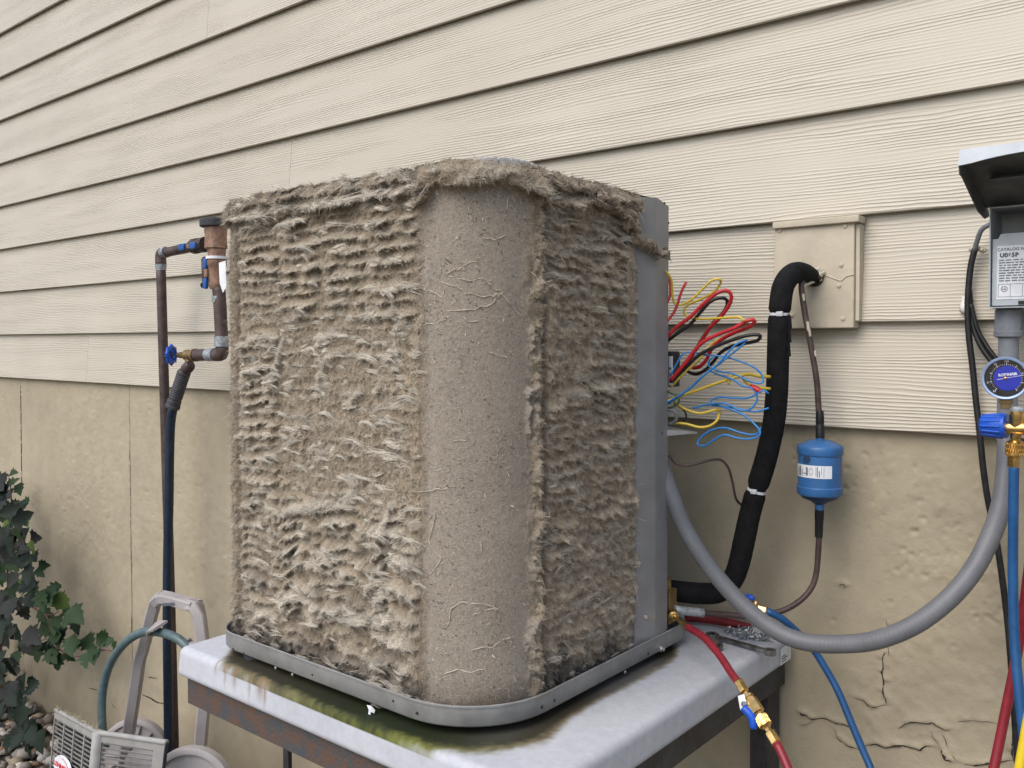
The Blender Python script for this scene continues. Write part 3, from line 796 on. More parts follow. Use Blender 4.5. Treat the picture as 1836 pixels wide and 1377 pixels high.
# strokes: big rags of lint seen in the photograph
def stroke(pts, w, hgt, pl=.8):
    P_ = np.array([up_(*p) for p in pts]); best = np.full(U.shape, 9.); along = np.zeros(U.shape)
    for a, b_ in zip(P_[:-1], P_[1:]):
        ab = b_-a; t_ = np.clip(((U-a[0])*ab[0]+(Zg-a[1])*ab[1])/max(1e-9,ab@ab),0,1)
        dd = np.hypot(U-a[0]-t_*ab[0], Zg-a[1]-t_*ab[1]); best = np.minimum(best, dd)
    best = best + .004*wob2 + .005*wob
    g_ = np.exp(-(np.maximum(best,0)/w)**2)*(.25+.75*sstep(.36,.60,fbm(U*48+w*900,Zg*48,119,2)))
    Hh[:] += hgt*g_*(.6+.8*fbm(U*50,Zg*50,99,2)); pale[:] += pl*g_
Z4 = (390,690,2.1186); Z3 = (390,260,3.112)
for pts, w, hg, pl in (
    (zm([(200,500),(270,470),(350,455),(470,440),(520,430)],*Z4),.0075,.011,.8),
    (zm([(580,780),(600,720),(640,660),(700,640),(730,660)],*Z4),.006,.011,.8),
    (zm([(370,890),(420,855),(480,845),(540,880),(600,870),(650,880)],*Z4),.007,.012,.9),
    (zm([(650,880),(680,920),(705,950)],*Z4),.012,.012,1.1),
    (zm([(600,830),(640,780),(690,740),(705,790)],*Z4),.006,.010,.7),
    (zm([(380,690),(400,650),(440,640),(480,660)],*Z4),.006,.010,.8),
    (zm([(500,70),(540,15),(600,20),(640,-10)],*Z4),.006,.007,.7),
    (zm([(430,225),(440,250)],*Z4),.005,.006,.9),(zm([(560,540),(620,540),(700,550)],*Z4),.005,.008,.7),
    (zm([(580,1130),(620,1105),(680,1130),(715,1180)],*Z4),.006,.010,.7),(zm([(560,1050),(640,1040),(720,1070)],*Z4),.006,.009,.6),
    (zm([(240,800),(310,795),(380,840)],*Z4),.006,.009,.8),(zm([(110,860),(160,850),(220,890)],*Z4),.006,.009,.7),
    (zm([(260,270),(300,160)],*Z4),.007,.006,.5),(zm([(480,340),(520,380),(500,420)],*Z4),.008,.006,.7),
    (zm([(150,1080),(260,1060),(360,1070)],*Z3),.006,.010,.8),(zm([(365,1075),(340,1180),(310,1290)],*Z3),.007,.010,.8),
    (zm([(560,1080),(620,1045),(660,1060)],*Z3),.006,.007,1.1),(zm([(1000,1020),(985,1100),(990,1135)],*Z3),.005,.007,1.1),
    (zm([(840,930),(860,930)],*Z3),.008,.006,.8),(zm([(960,790),(1030,780)],*Z3),.006,.006,.7),
    (zm([(560,1290),(620,1170),(700,1150)],*Z3),.007,.006,.6),(zm([(740,1160),(860,1170),(960,1210)],*Z3),.005,.006,.5),
    (zm([(130,385),(300,382)],*Z3),.004,.008,1.0),(zm([(335,392),(400,362),(530,352)],*Z3),.004,.009,1.1),
    (zm([(565,322),(650,302),(780,292)],*Z3),.004,.009,1.2),(zm([(825,272),(920,245),(1040,242)],*Z3),.005,.010,1.4),
    ([(975,740),(1010,712),(1060,690),(1120,680)],.006,.008,.55),([(1080,475),(1105,460),(1125,445)],.005,.009,.7),
    ([(985,700),(1000,640)],.006,.004,.2),([(1045,440),(1130,448)],.004,.006,.4),
    ([(705,900),(680,960),(672,990)],.006,.007,.5),([(770,470),(752,560),(760,640)],.010,.003,.15)):
    stroke(pts, w, hg, pl)
# a few torn holes, sunk in and coloured darker
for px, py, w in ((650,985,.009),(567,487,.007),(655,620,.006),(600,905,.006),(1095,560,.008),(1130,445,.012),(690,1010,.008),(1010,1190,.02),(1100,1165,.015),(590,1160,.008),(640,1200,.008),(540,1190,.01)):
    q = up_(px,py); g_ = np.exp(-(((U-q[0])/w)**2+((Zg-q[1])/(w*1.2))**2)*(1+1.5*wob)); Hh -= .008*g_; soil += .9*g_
# hollows, droop and edges
Hh = np.where(leftc & (U < U0[1]-.12), Hh*.6, Hh)
bot = sstep(CZ0+.05, CZ0+.0, Zg); Hh -= .012*bot*np.where(strip,.2,1)
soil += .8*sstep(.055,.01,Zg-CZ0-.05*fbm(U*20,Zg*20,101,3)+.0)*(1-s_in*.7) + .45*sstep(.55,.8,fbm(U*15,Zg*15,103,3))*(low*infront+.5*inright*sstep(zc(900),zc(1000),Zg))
soil += .55*gr_ + .35*gl  # both grooves take the darker colour as well
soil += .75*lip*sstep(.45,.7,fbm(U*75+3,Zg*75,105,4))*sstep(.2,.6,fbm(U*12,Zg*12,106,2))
droop = np.where(strip & (lip<.5), .1, .55)*np.clip(Hh,0,.03)
X3 = BP[None,:,0] + BN[None,:,0]*Hh; Y3 = BP[None,:,1] + BN[None,:,1]*Hh
Z3_ = Zg - droop + np.where(Zg > zt-.004, .004*(fbm(U*70,U*0+4,107,3)-.3), 0) + np.where(Zg>zt-.02, .008*(fbm(U*22,U*0+9,108,3)-.4),0)
top_off = sstep(zt-.022, zt, Zg)**2*.014; X3 -= BN[None,:,0]*top_off; Y3 -= BN[None,:,1]*top_off
LV = np.stack([X3,Y3,Z3_],-1)
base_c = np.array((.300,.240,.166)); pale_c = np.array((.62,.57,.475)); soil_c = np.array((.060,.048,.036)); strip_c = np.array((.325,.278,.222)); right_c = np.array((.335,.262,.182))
tn = fbm(U*14,Zg*14,110,4)[...,None]
tn2 = fbm(U*55,Zg*30,111,3)[...,None]; lc = base_c*(.70+.36*tn+.26*tn2)
lc = np.where(inright[...,None], right_c*(.8+.4*tn), lc)
pl_ = np.clip(pale,0,1)[...,None]*np.where(inright,.6,.85)[...,None]; lc = lc*(1-pl_) + pale_c*pl_
si = np.clip(s_in,0,1)[...,None]; lc = lc*(1-si) + strip_c*(.90+.2*tn)*si
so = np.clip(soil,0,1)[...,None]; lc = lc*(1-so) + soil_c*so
nu, nv = len(ul), len(vl_)
ii = (np.arange(nv-1)[:,None]*nu + np.arange(nu-1)[None,:]).ravel()
LT = np.stack([ii, ii+1, ii+nu+1, ii+nu], 1)
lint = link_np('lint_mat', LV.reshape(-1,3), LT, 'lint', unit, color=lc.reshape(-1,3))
tag(lint, 'thick tan lint still holding the louvre pattern', kind='stuff')

# --- loose fibres
def fibres(name, P, Nn, Cc, ln, wd, parent, droopk=.35, spread=.8):
    n_ = len(P)
    dr = Nn*.75 + rng.normal(0,spread,(n_,3))*.55; dr[:,2] -= droopk*rng.random(n_)
    dr /= np.linalg.norm(dr,axis=1,keepdims=True)
    sd_ = np.cross(dr, rng.normal(0,1,(n_,3))); sd_ /= np.linalg.norm(sd_,axis=1,keepdims=True)
    bend = rng.normal(0,.35,(n_,3)); bend[:,2] -= .25
    L_ = ln[:,None]; w_ = (wd*(.6+.8*rng.random(n_)))[:,None]
    p0 = P-Nn*.001; p1 = p0+dr*L_*.45; p2 = p0+dr*L_*.8+bend*L_*.42
    V_ = np.stack([p0-sd_*w_, p0+sd_*w_, p1-sd_*w_*.9, p1+sd_*w_*.9, p2], 1).reshape(-1,3)
    k = np.arange(n_)*5
    T_ = np.concatenate([np.stack([k,k+1,k+3],1), np.stack([k,k+3,k+2],1), np.stack([k+2,k+3,k+4],1)])
    return link_np(name, V_, T_, 'fibre', parent, smooth=False, color=np.repeat(Cc,5,0))
flatP = LV.reshape(-1,3); flatN = np.repeat(np.concatenate([BN,np.zeros((len(ul),1))],1)[None],nv,0).reshape(-1,3)
flatC = lc.reshape(-1,3); fl_s = s_in.ravel(); fl_u = U.ravel(); fl_z = Zg.ravel()
wgt = (.25+np.clip(pale,0,1.3)+1.4*lip+.7*leftc+.8*frame_r)*(1-.97*s_in)*(U>U0[1]-.12)*(Zg > CZ0+.02)
wgt = (wgt/wgt.sum()).ravel()
NF = 165000
idx = rng.choice(len(flatP), NF, p=wgt)
fc = flatC[idx]*.55 + np.array((.54,.48,.39))*.45; fc = fc*rng.uniform(.7,1.25,(NF,1))
ln = rng.gamma(2.2,.0024,NF)+.0015
fib = fibres('lint_fibres', flatP[idx], flatN[idx], fc, ln, .00026, unit)
tag(fib, kind='stuff')
# matted hairs lying on the surface
wm = ((.6+np.clip(pale,0,1))*(1-.93*s_in)*(U>U0[1]-.12)*(Zg > CZ0+.015)); wm = (wm/wm.sum()).ravel()
NM = 130000
idx = rng.choice(len(flatP), NM, p=wm)
P_ = flatP[idx]+flatN[idx]*rng.uniform(.0002,.0022,(NM,1)); N_ = flatN[idx]
T1 = np.cross(N_, (0,0,1.)); an = rng.normal(0,1.0,NM)+np.where(rng.random(NM)<.45, 1.57, 0)
dr = T1*np.cos(an)[:,None]+np.array((0,0,1.))*np.sin(an)[:,None]+N_*rng.normal(.12,.16,(NM,1)); sd_ = np.cross(N_,dr); sd_ /= np.linalg.norm(sd_,axis=1,keepdims=True)
L_ = (rng.gamma(2.5,.0026,NM)+.002)[:,None]; w_ = rng.uniform(.00026,.00052,NM)[:,None]; cv = sd_*L_*rng.normal(0,.22,(NM,1))
a0 = P_-dr*L_*.5; a1 = P_+cv; a2 = P_+dr*L_*.5
V_ = np.stack([a0, a1-sd_*w_, a1+sd_*w_, a2], 1).reshape(-1,3); k = np.arange(NM)*4
mc = flatC[idx]*rng.uniform(.35,1.75,(NM,1)); mc = mc*.85+np.array((.40,.35,.28))*.15
mh = link_np('matted_hairs', V_, np.stack([k,k+1,k+3,k+2],1), 'fibre', unit, smooth=False, color=np.repeat(mc,4,0)); tag(mh, kind='stuff')
# longer wisps
NW = 1700
idx = rng.choice(len(flatP), NW, p=wgt)
fw = fibres('lint_wisps', flatP[idx], flatN[idx], np.clip(flatC[idx]*.3+np.array((.55,.50,.42))*.7,0,1), rng.gamma(3,.006,NW)+.004, .0003, unit, .6, 1.2)
tag(fw, kind='stuff')

# pale webs of fluff strung along the ridges, each a loose bundle of hairs
we = np.clip(pale,0,1.2)**1.5*(infront+.45*inright)*(1-s_in)*(1-.5*lip)+.07*infront*mid+.02*inright; we[:, ul < U0[1]] = 0; we = (we/we.sum()).ravel()
NWB, HPW, SG = 760, 15, 6
sidx = rng.choice(we.size, NWB, p=we); sj, si_ = np.divmod(sidx, nu)
half = rng.gamma(3.0,.0042,NWB)+.004; archz = rng.normal(.18,.22,NWB)*half; tilt = rng.normal(0,.16,NWB); offb = rng.uniform(.0012,.0046,NWB); thick = rng.uniform(.0010,.0028,NWB)
tone_ = rng.uniform(.72,1.12,NWB)
rep_ = np.repeat(np.arange(NWB), HPW); nh = len(rep_)
uc = ul[si_][rep_]+rng.normal(0,.18,nh)*half[rep_]; zc_ = vl_[sj][rep_]+rng.normal(0,1,nh)*thick[rep_]
hl = half[rep_]*rng.uniform(.4,1.05,nh); ph_ = rng.uniform(0,6.28,nh)
pts_ = []
for k in range(SG+1):
    s_ = -1+2*k/SG
    uu = uc+s_*hl; zz_ = zc_-archz[rep_]*s_**2+tilt[rep_]*s_*hl+.0006*np.sin(ph_+5*s_)
    ii_ = np.clip(np.searchsorted(ul,uu),0,nu-1); jj_ = np.clip(((zz_-CZ0)/STEP).astype(int),0,nv-1)
    hm = Hh[jj_,ii_]; h0 = Hh[sj,si_][rep_]; hh_ = np.maximum(hm, h0*.8+.2*hm)+offb[rep_]*(1-.6*s_**2)+rng.normal(0,.0005,nh)
    pts_.append(np.stack([BP[ii_,0]+BN[ii_,0]*hh_, BP[ii_,1]+BN[ii_,1]*hh_, zz_-.5*np.clip(h0,0,.03)],1))
pts_ = np.stack(pts_,1); w_ = rng.uniform(.0002,.0004,(nh,1,1))*np.array([.3,.8,1,1,1,.8,.3])[None,:,None]
V_ = np.stack([pts_-w_*np.array((0,0,1.)), pts_+w_*np.array((0,0,1.))],2).reshape(-1,3)
k0 = (np.arange(nh)*(SG+1)*2)[:,None]+np.arange(SG)[None]*2; k0 = k0.ravel()
wc = np.array((.60,.55,.46))*tone_[rep_][:,None]*rng.uniform(.8,1.2,(nh,1)); wc = np.where((U.ravel()[sidx]>=rt_cols[0])[rep_][:,None], wc*.8, wc)
wb_ = link_np('lint_webs', V_, np.stack([k0,k0+1,k0+3,k0+2],1), 'fibre', unit, smooth=False, color=np.repeat(wc,(SG+1)*2,0)); tag(wb_, kind='stuff')

# --- specks and little sprigs stuck on the smooth strip
cand = np.where((fl_s > .8))[0]
ns = 2100
pw_ = fbm(fl_u[cand]*25, fl_z[cand]*18, 131, 3)**3; idx = rng.choice(cand, ns, p=pw_/pw_.sum())
P_ = flatP[idx]; N_ = flatN[idx]; T1 = np.cross(N_, (0,0,1.)); 
an = rng.normal(.9,.9,ns); dr = T1*np.cos(an)[:,None] + np.array((0,0,1.))*np.sin(an)[:,None]; sd_ = np.cross(N_, dr)
L_ = (rng.gamma(1.6,.0012,ns)+.0010)[:,None]; w_ = (rng.uniform(.0004,.0009,ns))[:,None]
a0 = P_+N_*.0004-dr*L_*.5; a1 = P_+N_*(.0008+L_*.35)+dr*L_*.5
V_ = np.stack([a0-sd_*w_,a0+sd_*w_,a1+sd_*w_*.6,a1-sd_*w_*.6],1).reshape(-1,3); k = np.arange(ns)*4
cc_ = np.where(rng.random((ns,1))<.78, np.array([[.52,.47,.39]]), np.array([[.15,.115,.085]]))*rng.uniform(.75,1.2,(ns,1))
sp_ = link_np('dust_specks', V_, np.stack([k,k+1,k+2,k+3],1), 'fibre', unit, smooth=False, color=np.repeat(cc_,4,0)); tag(sp_, kind='stuff')
def strip_pt(px, py, off=.001):
    u_, z_ = up_(px, py); i = min(len(ul)-1, int(np.searchsorted(ul,u_))); j = min(nv-1,max(0,int((z_-CZ0)/STEP)))
    q = LV[j,i]; return Vector((q[0]+BN[i,0]*off, q[1]+BN[i,1]*off, z_))
roots = [zm([(1110,990),(1180,990),(1270,970)],*Z3), zm([(1240,760),(1330,790),(1380,820),(1470,850),(1540,850),(1590,825),(1545,790),(1495,745),(1390,750),(1310,735),(1260,712)],*Z3),
    zm([(1260,715),(1330,695),(1380,675),(1430,652)],*Z3), zm([(1590,825),(1560,860),(1520,890),(1440,915),(1350,920),(1280,930)],*Z3), zm([(1590,830),(1640,900),(1690,945)],*Z3),
    zm([(1360,955),(1390,985),(1450,975)],*Z3), zm([(1100,780),(1170,810),(1240,850)],*Z3), zm([(1500,1150),(1560,1170),(1620,1185)],*Z3), zm([(1480,520),(1540,530),(1600,500)],*Z3),
    zm([(820,480),(810,540),(800,600),(840,660),(800,720)],*Z4), zm([(870,920),(880,860),(930,830),(1010,835),(1080,860)],*Z4), zm([(760,405),(830,400),(900,390)],*Z4),
    zm([(960,1005),(1040,1000),(1080,970),(1115,960)],*Z4), zm([(850,1105),(900,1085),(960,1095),(1010,1085)],*Z4), zm([(895,215),(940,212)],*Z4),
    zm([(1080,860),(1050,850),(970,875)],*Z4), zm([(830,905),(810,870)],*Z4), zm([(1000,595),(1005,635)],*Z4)]
mbr = MB()
for r_ in roots:
    pts = [strip_pt(a+random.uniform(-1.5,1.5), b_+random.uniform(-1.5,1.5), .0006+.0014*random.random()) for a, b_ in r_]
    fine = []
    for a, b_ in zip(pts[:-1], pts[1:]):
        for k in range(3): fine.append(a.lerp(b_, k/3)+Vector((random.gauss(0,.0009),random.gauss(0,.0006),random.gauss(0,.0012))))
    fine.append(pts[-1])
    mbr.tube(fine, lambda t,i: .00070*(.6+.6*random.random()), 5, .004)
mat('rootlet', (.56,.49,.39), .9, var=.2, vscale=200)
tag(mbr.build('rootlets','rootlet',unit), kind='stuff')

# --- hanging roll of lint at the far top corner
def fluff_roll(name, pts, r, seed):
    mb = MB(); mb.tube(pts, r, 14, .004)
    V_ = np.array(mb.v); n_ = len(V_)
    jj = np.stack([fbm(V_[:,0]*130+V_[:,2]*90, V_[:,1]*130+V_[:,2]*80, seed+k, 4)-.5 for k in range(3)],1)
    V_ = V_ + jj*.034
    cc = np.array((.33,.26,.185))*(.55+.9*fbm(V_[:,0]*60+V_[:,1]*50, V_[:,2]*80, seed+9, 3))[:,None]
    o = link(name, V_, mb.f, 'lint', unit, smooth=180, color=cc); tag(o, 'tan roll of lint peeling off the top edge', kind='stuff')
    me = o.data; N_ = np.array([v.normal[:] for v in me.vertices])
    k = rng.integers(0, n_, 2600)
    f = fibres(name+'_fuzz', V_[k], N_[k], cc[k]*.6+np.array((.5,.43,.34))*.4, rng.gamma(2,.0028,2600)+.002, .00028, unit); tag(f, kind='stuff')
roll = [at_x(1035,330,CX1+.012), at_x(1070,352,CX1+.014), at_x(1105,375,CX1+.016), at_x(1132,402,CX1+.020), at_x(1152,428,CX1+.022), at_x(1172,443,CX1+.026), at_x(1192,460,CX1+.026)]
fluff_roll('lint_roll', roll, lambda t,i: .0075-.003*t, 120)
# --- bare shiny fins showing above the lint at the corner
mb = MB()
for k in range(64):
    u_ = U0[3]+.092+.0018*k
    i = min(len(ul)-1,int(np.searchsorted(ul,u_)))
    p = Vector((BP[i,0]-BN[i,0]*.012, BP[i,1]-BN[i,1]*.012, CZ1-.004)); tdir = Vector((-BN[i,1],BN[i,0],0)); nd = Vector((BN[i,0],BN[i,1],0))
    hh_ = .0065*math.sin(math.pi*min(1,(k+6)/70))**.5
    rot = Matrix((tdir, nd, Vector((0,0,1)))).transposed()
    mb.box(p+Vector((0,0,hh_*.5-.004)), (.0007,.020,hh_+.008), rot)
mb.build('coil_fins','fin_metal',unit,smooth=0)

# --- corner post, end plate, service bay
def sheet(name, plan, z0, z1, m, th=.0015, ztop=None):
    V_ = []; Fc_ = []
    for i,(a,b_) in enumerate(plan):
        p = Vector(plan[max(i-1,0)]); q = Vector(plan[min(i+1,len(plan)-1)]); t_ = (q-p).normalized(); nn_ = Vector((-t_.y,t_.x))*th
        zt_ = ztop[i] if ztop else z1
        V_ += [(a,b_,z0),(a,b_,zt_),(a+nn_.x,b_+nn_.y,z0),(a+nn_.x,b_+nn_.y,zt_)]
    for i in range(len(plan)-1):
        k = 4*i; Fc_ += [(k,k+4,k+5,k+1),(k+2,k+3,k+7,k+6),(k+1,k+5,k+7,k+3),(k,k+2,k+6,k+4)]
    e = 4*(len(plan)-1); Fc_ += [(0,1,3,2),(e,e+2,e+3,e+1)]
    return link(name, V_, Fc_, m, unit, smooth=25)
PZ0 = PANZ+.007
PT = 1.960
sheet('corner_post', [(-.850,1.352),(-.830,1.354),(-.8265,1.357),(-.8160,1.399),(-.8157,1.404),(-.8190,1.452),(-.8215,1.455),(-.870,1.456)], PZ0, PT, 'post_steel', ztop=[1.957,1.958,1.958,1.962,1.962,1.952,1.951,1.951])
sheet('end_plate', [(-.838,1.318),(-.826,1.319),(-.8245,1.345),(-.834,1.347)], 1.70, 1.956, 'plate_steel')
q = at_x(1155,1105,-.824); hexscrew(q,(1,-.1,0),.0045,unit)
for px, py in ((1186,365),(1194,400),(1181,776),(1163,620)):
    q = at_x(px,py,-.8245); nv_ = Vector((1,.05,0)) if px>1172 else Vector((1,-.1,0))
    # set on the facet
    if px > 1172:
        t_ = (q[1]-1.404); q = Vector((-.8157-.07*max(0,t_), q[1], q[2]))
    MB().cyl(Vector(q)-nv_*.002, Vector(q)+nv_*.0006, .0022, n=10).build('hole','dark_inside',unit)
# inside walls of the service bay and the shelf that shows beside the wires
MB().box((-.93,1.455,(PZ0+1.93)/2), (.002,.17,1.93-PZ0)).build('bay_wall','post_steel',unit,smooth=0)
MB().box((-1.15,1.535,(PZ0+1.93)/2), (.44,.002,1.93-PZ0)).build('back_panel','post_steel',unit,smooth=0)
sh = [at_z(1190,768,1.556),at_z(1248,768,1.556)]
pa = at_y(1196,768,1.47); pb = at_y(1250,776,1.50)
mbx = MB(); mbx.add([(pa[0]-.06,1.44,pa[2]),(pa[0]+.01,1.445,pa[2]),(pb[0]-.006,1.485,pb[2]+.004),(pb[0],1.50,pb[2]),(pb[0]-.008,1.515,pb[2]),(pa[0]-.06,1.53,pa[2]),
   (pa[0]-.06,1.44,pa[2]-.012),(pa[0]+.01,1.445,pa[2]-.012),(pb[0]-.006,1.485,pb[2]-.001),(pb[0],1.50,pb[2]-.002),(pb[0]-.008,1.515,pb[2]-.003),(pa[0]-.06,1.53,pa[2]-.012)],
   [(0,1,2,3,4,5),(11,10,9,8,7,6)]+[(i,(i+6),((i+1)%6)+6,(i+1)%6) for i in range(6)])
mbx.build('control_shelf','panel_paint',unit,smooth=0)
# capacitor block with its white label
q0 = at_y(1199,630,1.475); q1 = at_y(1207,694,1.475)
blk = MB().rbox(((q0[0]+q1[0])/2-.022, 1.49, (q0[2]+q1[2])/2), (.05,.03,abs(q0[2]-q1[2])), .002).build('contactor','black_plastic',unit)
lb = flat_label('contactor_label', blk, (q1[0]-.0095,1.4745,q1[2]+.003), (1,0,0),(0,0,1), .0085, abs(q0[2]-q1[2])-.012)
bars('print', lb, (q1[0]-.0095,1.4738,q1[2]+.003), (1,0,0),(0,0,1), [(.0015,.006,.006,.010),(.002,.014,.004,.024),(.0015,.03,.006,.034)])

# --- loose control wires
W7 = (1180,380,3.129)
wires = [
 ('yellow_wire','wire_yellow',.0019,(1.44,1.50,1.47),[(40,330),(75,380),(80,470),(95,515),(130,520),(190,490),(250,430),(300,385),(345,378),(350,400),(310,450),(240,490),(170,520),(145,550),(155,580),(200,597),(280,600),(400,592),(460,592),(482,612)]),
 ('red_wire','wire_red',.0020,(1.46,1.45),[(50,355),(62,380),(68,420),(65,480),(45,520)]),
 ('red_wire','wire_red',.0022,(1.47,1.45),[(158,393),(130,450),(100,540),(70,590),(40,625)]),
 ('red_wire','wire_red',.0031,(1.46,1.49,1.53),[(40,715),(110,640),(180,590),(260,510),(330,455),(380,440),(408,460),(405,510),(350,590),(290,650),(240,730),(200,790),(165,850),(120,900)]),
 ('black_wire','wire_black',.0029,(1.47,1.505,1.545),[(40,735),(110,680),(180,630),(240,560),(290,505),(340,483),(380,488),(388,520),(360,570),(310,620),(260,690),(200,790),(160,860),(110,920)]),
 ('red_wire','wire_red',.0031,(1.46,1.48,1.51),[(70,945),(150,850),(210,770),(260,725),(330,690),(430,650),(500,610),(535,605),(540,622),(500,650),(420,680),(350,720),(300,770),(270,830),(230,870),(195,875)]),
 ('black_wire','wire_black',.0029,(1.465,1.49,1.52),[(70,955),(150,880),(220,810),(290,770),(370,735),(470,700),(540,688),(573,695),(560,720),(500,735),(410,755),(350,790),(310,840),(260,890),(210,910),(165,895),(130,880)]),
 ('yellow_wire','wire_yellow',.0018,(1.475,1.535),[(70,985),(150,900),(230,830),(290,750),(340,715),(380,700)]),
 ('blue_wire','wire_blue',.0015,(1.46,1.50,1.48),[(70,920),(110,840),(140,795),(180,788),(260,800),(380,815),(480,845),(550,880),(585,920),(590,950),(570,962),(500,945),(430,910),(350,895),(290,870),(285,840),(310,810)]),
 ('blue_wire','wire_blue',.0016,(1.45,1.47),[(40,1075),(150,1010),(240,930),(330,860),(400,780),(450,735),(500,718)]),
 ('blue_wire','wire_blue',.0016,(1.455,1.49),[(40,1088),(160,1005),(260,915),(340,855),(420,790),(490,735)]),
 ('yellow_wire','wire_yellow',.0026,(1.45,1.50,1.56),[(30,1072),(120,1035),(220,1000),(330,960),(430,930),(500,910),(560,920),(630,925)]),
 ('yellow_wire','wire_yellow',.0024,(1.50,1.52,1.56),[(395,965),(400,925),(430,908),(470,925),(500,962),(560,985),(630,992)]),
 ('blue_wire','wire_blue',.0016,(1.48,1.50,1.49),[(195,1102),(280,1080),(380,1075),(450,1110),(510,1110),(550,1070),(555,1030),(530,990),(470,975),(420,940),(330,910),(280,885)]),
 ('blue_wire','wire_blue',.0015,(1.49,1.50),[(300,1080),(295,1060),(340,1040),(430,1045),(500,1045),(545,1025),(590,1000),(620,1020)]),
 ('blue_wire','wire_blue',.0015,(1.49,1.50),[(300,1085),(400,1095),(480,1110),(550,1120),(620,1100)]),
 ('blue_wire','wire_blue',.0016,(1.49,1.47,1.49),[(320,1080),(400,1105),(480,1140),(540,1190),(572,1230),(560,1260),(500,1275),(430,1265),(370,1250),(310,1280),(270,1310),(230,1312),(222,1290),(250,1255),(310,1220),(380,1212),(450,1235),(520,1250),(560,1240),(575,1210)]),
 ('yellow_wire','wire_yellow',.0022,(1.46,1.50,1.46),[(70,1050),(100,1070),(150,1105),(230,1130),(300,1115),(335,1108),(345,1130),(330,1170),(290,1200),(230,1208),(160,1190),(100,1185),(40,1192)]),
 ('green_wire','wire_green',.0018,(1.45,1.455),[(40,1000),(100,1030),(118,1055),(100,1085),(40,1105)]),
 ('grey_wire','wire_grey',.0028,(1.455,1.46),[(40,1110),(90,1115),(105,1145),(90,1180),(40,1192)]),
 ('black_wire','wire_black',.0014,(1.47,1.52),[(90,1075),(110,1085),(150,1120),(158,1160),(140,1175)]),
]
for nm, m_, r_, Ys, pts in wires:
    P = [Vector(p) for p in trace(zm(pts,*W7), Ys)]
    MB().tube(P, r_*1.15, 8, .006).build(nm, m_, unit, smooth=180)
cn = at_y(1355,697,1.50)
MB().lathe(Vector(cn)+Vector((-.010,0,.006)), Vector(cn)+Vector((.010,0,-.005)), [(0,.003),(.3,.0048),(.7,.0052),(1,.0035)], 10).build('wire_nut','wire_red',unit)
P = trace(zm([(75,215),(120,270),(180,285),(260,275),(340,252),(410,243),(450,260),(485,310),(510,400),(530,500),(552,540),(580,560)],1180,760,3.826),(1.46,1.50,1.55,1.60))
MB().tube(P, .0024, 8, .006).build('capillary_tube','copper_old',unit,smooth=180)

# --- service valves at the back corner
va = Vector(at_y(1204,1092,1.475))
mb = MB(); mb.box(va+Vector((-.012,.0,.006)), (.030,.03,.062)); mb.cyl(va+Vector((-.012,0,.03)), va+Vector((-.012,0,.058)), .011, n=6)
mb.build('service_valve','brass_old',unit,smooth=30)

# ================================================================== pipe cover on the siding
cov = thing('pipe_cover', 'tan painted wooden box cover on the siding where the refrigerant pipes enter', 'pipe cover', (-.62,1.71,1.74))
tl = at_y(1388,408,1.695); br = at_y(1530,588,1.695)
x0, x1, z1, z0 = tl[0], br[0], tl[2], br[2]
MB().rbox(((x0+x1)/2, 1.7115, (z0+z1)/2), (x1-x0, .031, z1-z0), .0025).build('board','trim_paint',cov)
# cap strip, a shallow box with a sloped top
a = at_y(1385,402,1.688); b_ = at_y(1540,392,1.688)
MB().rbox(((a[0]+b_[0])/2, 1.707, z1+.003), (b_[0]-a[0], .040, .013), .002).build('cap_strip','trim_paint',cov)
MB().box((x1+.0045,1.7135,(z0+z1)/2+.004),(.007,.022,z1-z0-.02)).build('side_flashing','trim_paint',cov,smooth=0)
for px, py in ((1398,413),(1515,405),(1508,475),(1504,512),(1511,571),(1420,565)):
    q = Vector(at_y(px,py,1.6955)); MB().lathe(q, q+Vector((0,-.0022,0)), [(0,.0045),(.6,.0042),(1,.002)],10).build('screw','trim_paint',cov)
mat('caulk', (.50,.45,.35), .6, var=.1)
P = [at_y(px,py,1.6955) for px,py in ((1476,492),(1490,497),(1508,503),(1516,496),(1531,492))]
MB().tube(P,.0013,6,.004).build('caulk_bead','caulk',cov)
# expanding foam round the pipe hole
hc = Vector(at_y(1458,495,1.694))
fm = MB()
for k in range(26):
    an = random.uniform(-.6,3.9); rr = random.uniform(.010,.020)
    p = hc+Vector((math.cos(an)*rr, -random.uniform(.001,.008), math.sin(an)*rr))
    s_ = random.uniform(.004,.008); V_ = ico_v*s_*(1+.3*(rng.random((len(ico_v),1))-.5)); fm.add(V_+np.array(p), [tuple(f) for f in ico_f])
fm.build('sealant_foam','foam_tan',cov,smooth=180)
MB().lathe(hc+Vector((.003,.003,-.003)), hc+Vector((.003,-.0035,-.003)), [(0,.018),(1,.016)],16).build('hole','dark_inside',cov)

# ================================================================== insulated suction line
suc = thing('suction_line', 'thick black foam insulated refrigerant pipe with two white zip ties', 'insulated pipe', (-.66,1.62,1.2))
spts = [((1460,497),1.690),((1440,489),1.655),((1420,492),1.625),((1405,512),1.608),((1399,545),1.60),((1397,580),1.60),((1395,640),1.60),((1393,700),1.60),((1387,760),1.602),((1374,820),1.603),((1359,870),1.603),
        ((1345,920),1.603),((1334,970),1.602),((1325,1010),1.600),((1313,1040),1.595),((1290,1061),1.58),((1255,1064),1.555),((1215,1060),1.53),((1180,1056),1.51)]
P = [Vector(at_y(p[0],p[1],yy)) for p, yy in spts]
def insr(t, i):
    base = .0205 if t > .08 else .014+.0065*t/.08
    for tt_ in (4.55/18, 10.15/18): base -= .0045*math.exp(-((t-tt_)/.0075)**2)
    return base + .00012*math.sin(i*1.7)+.0002*math.sin(i*.23)
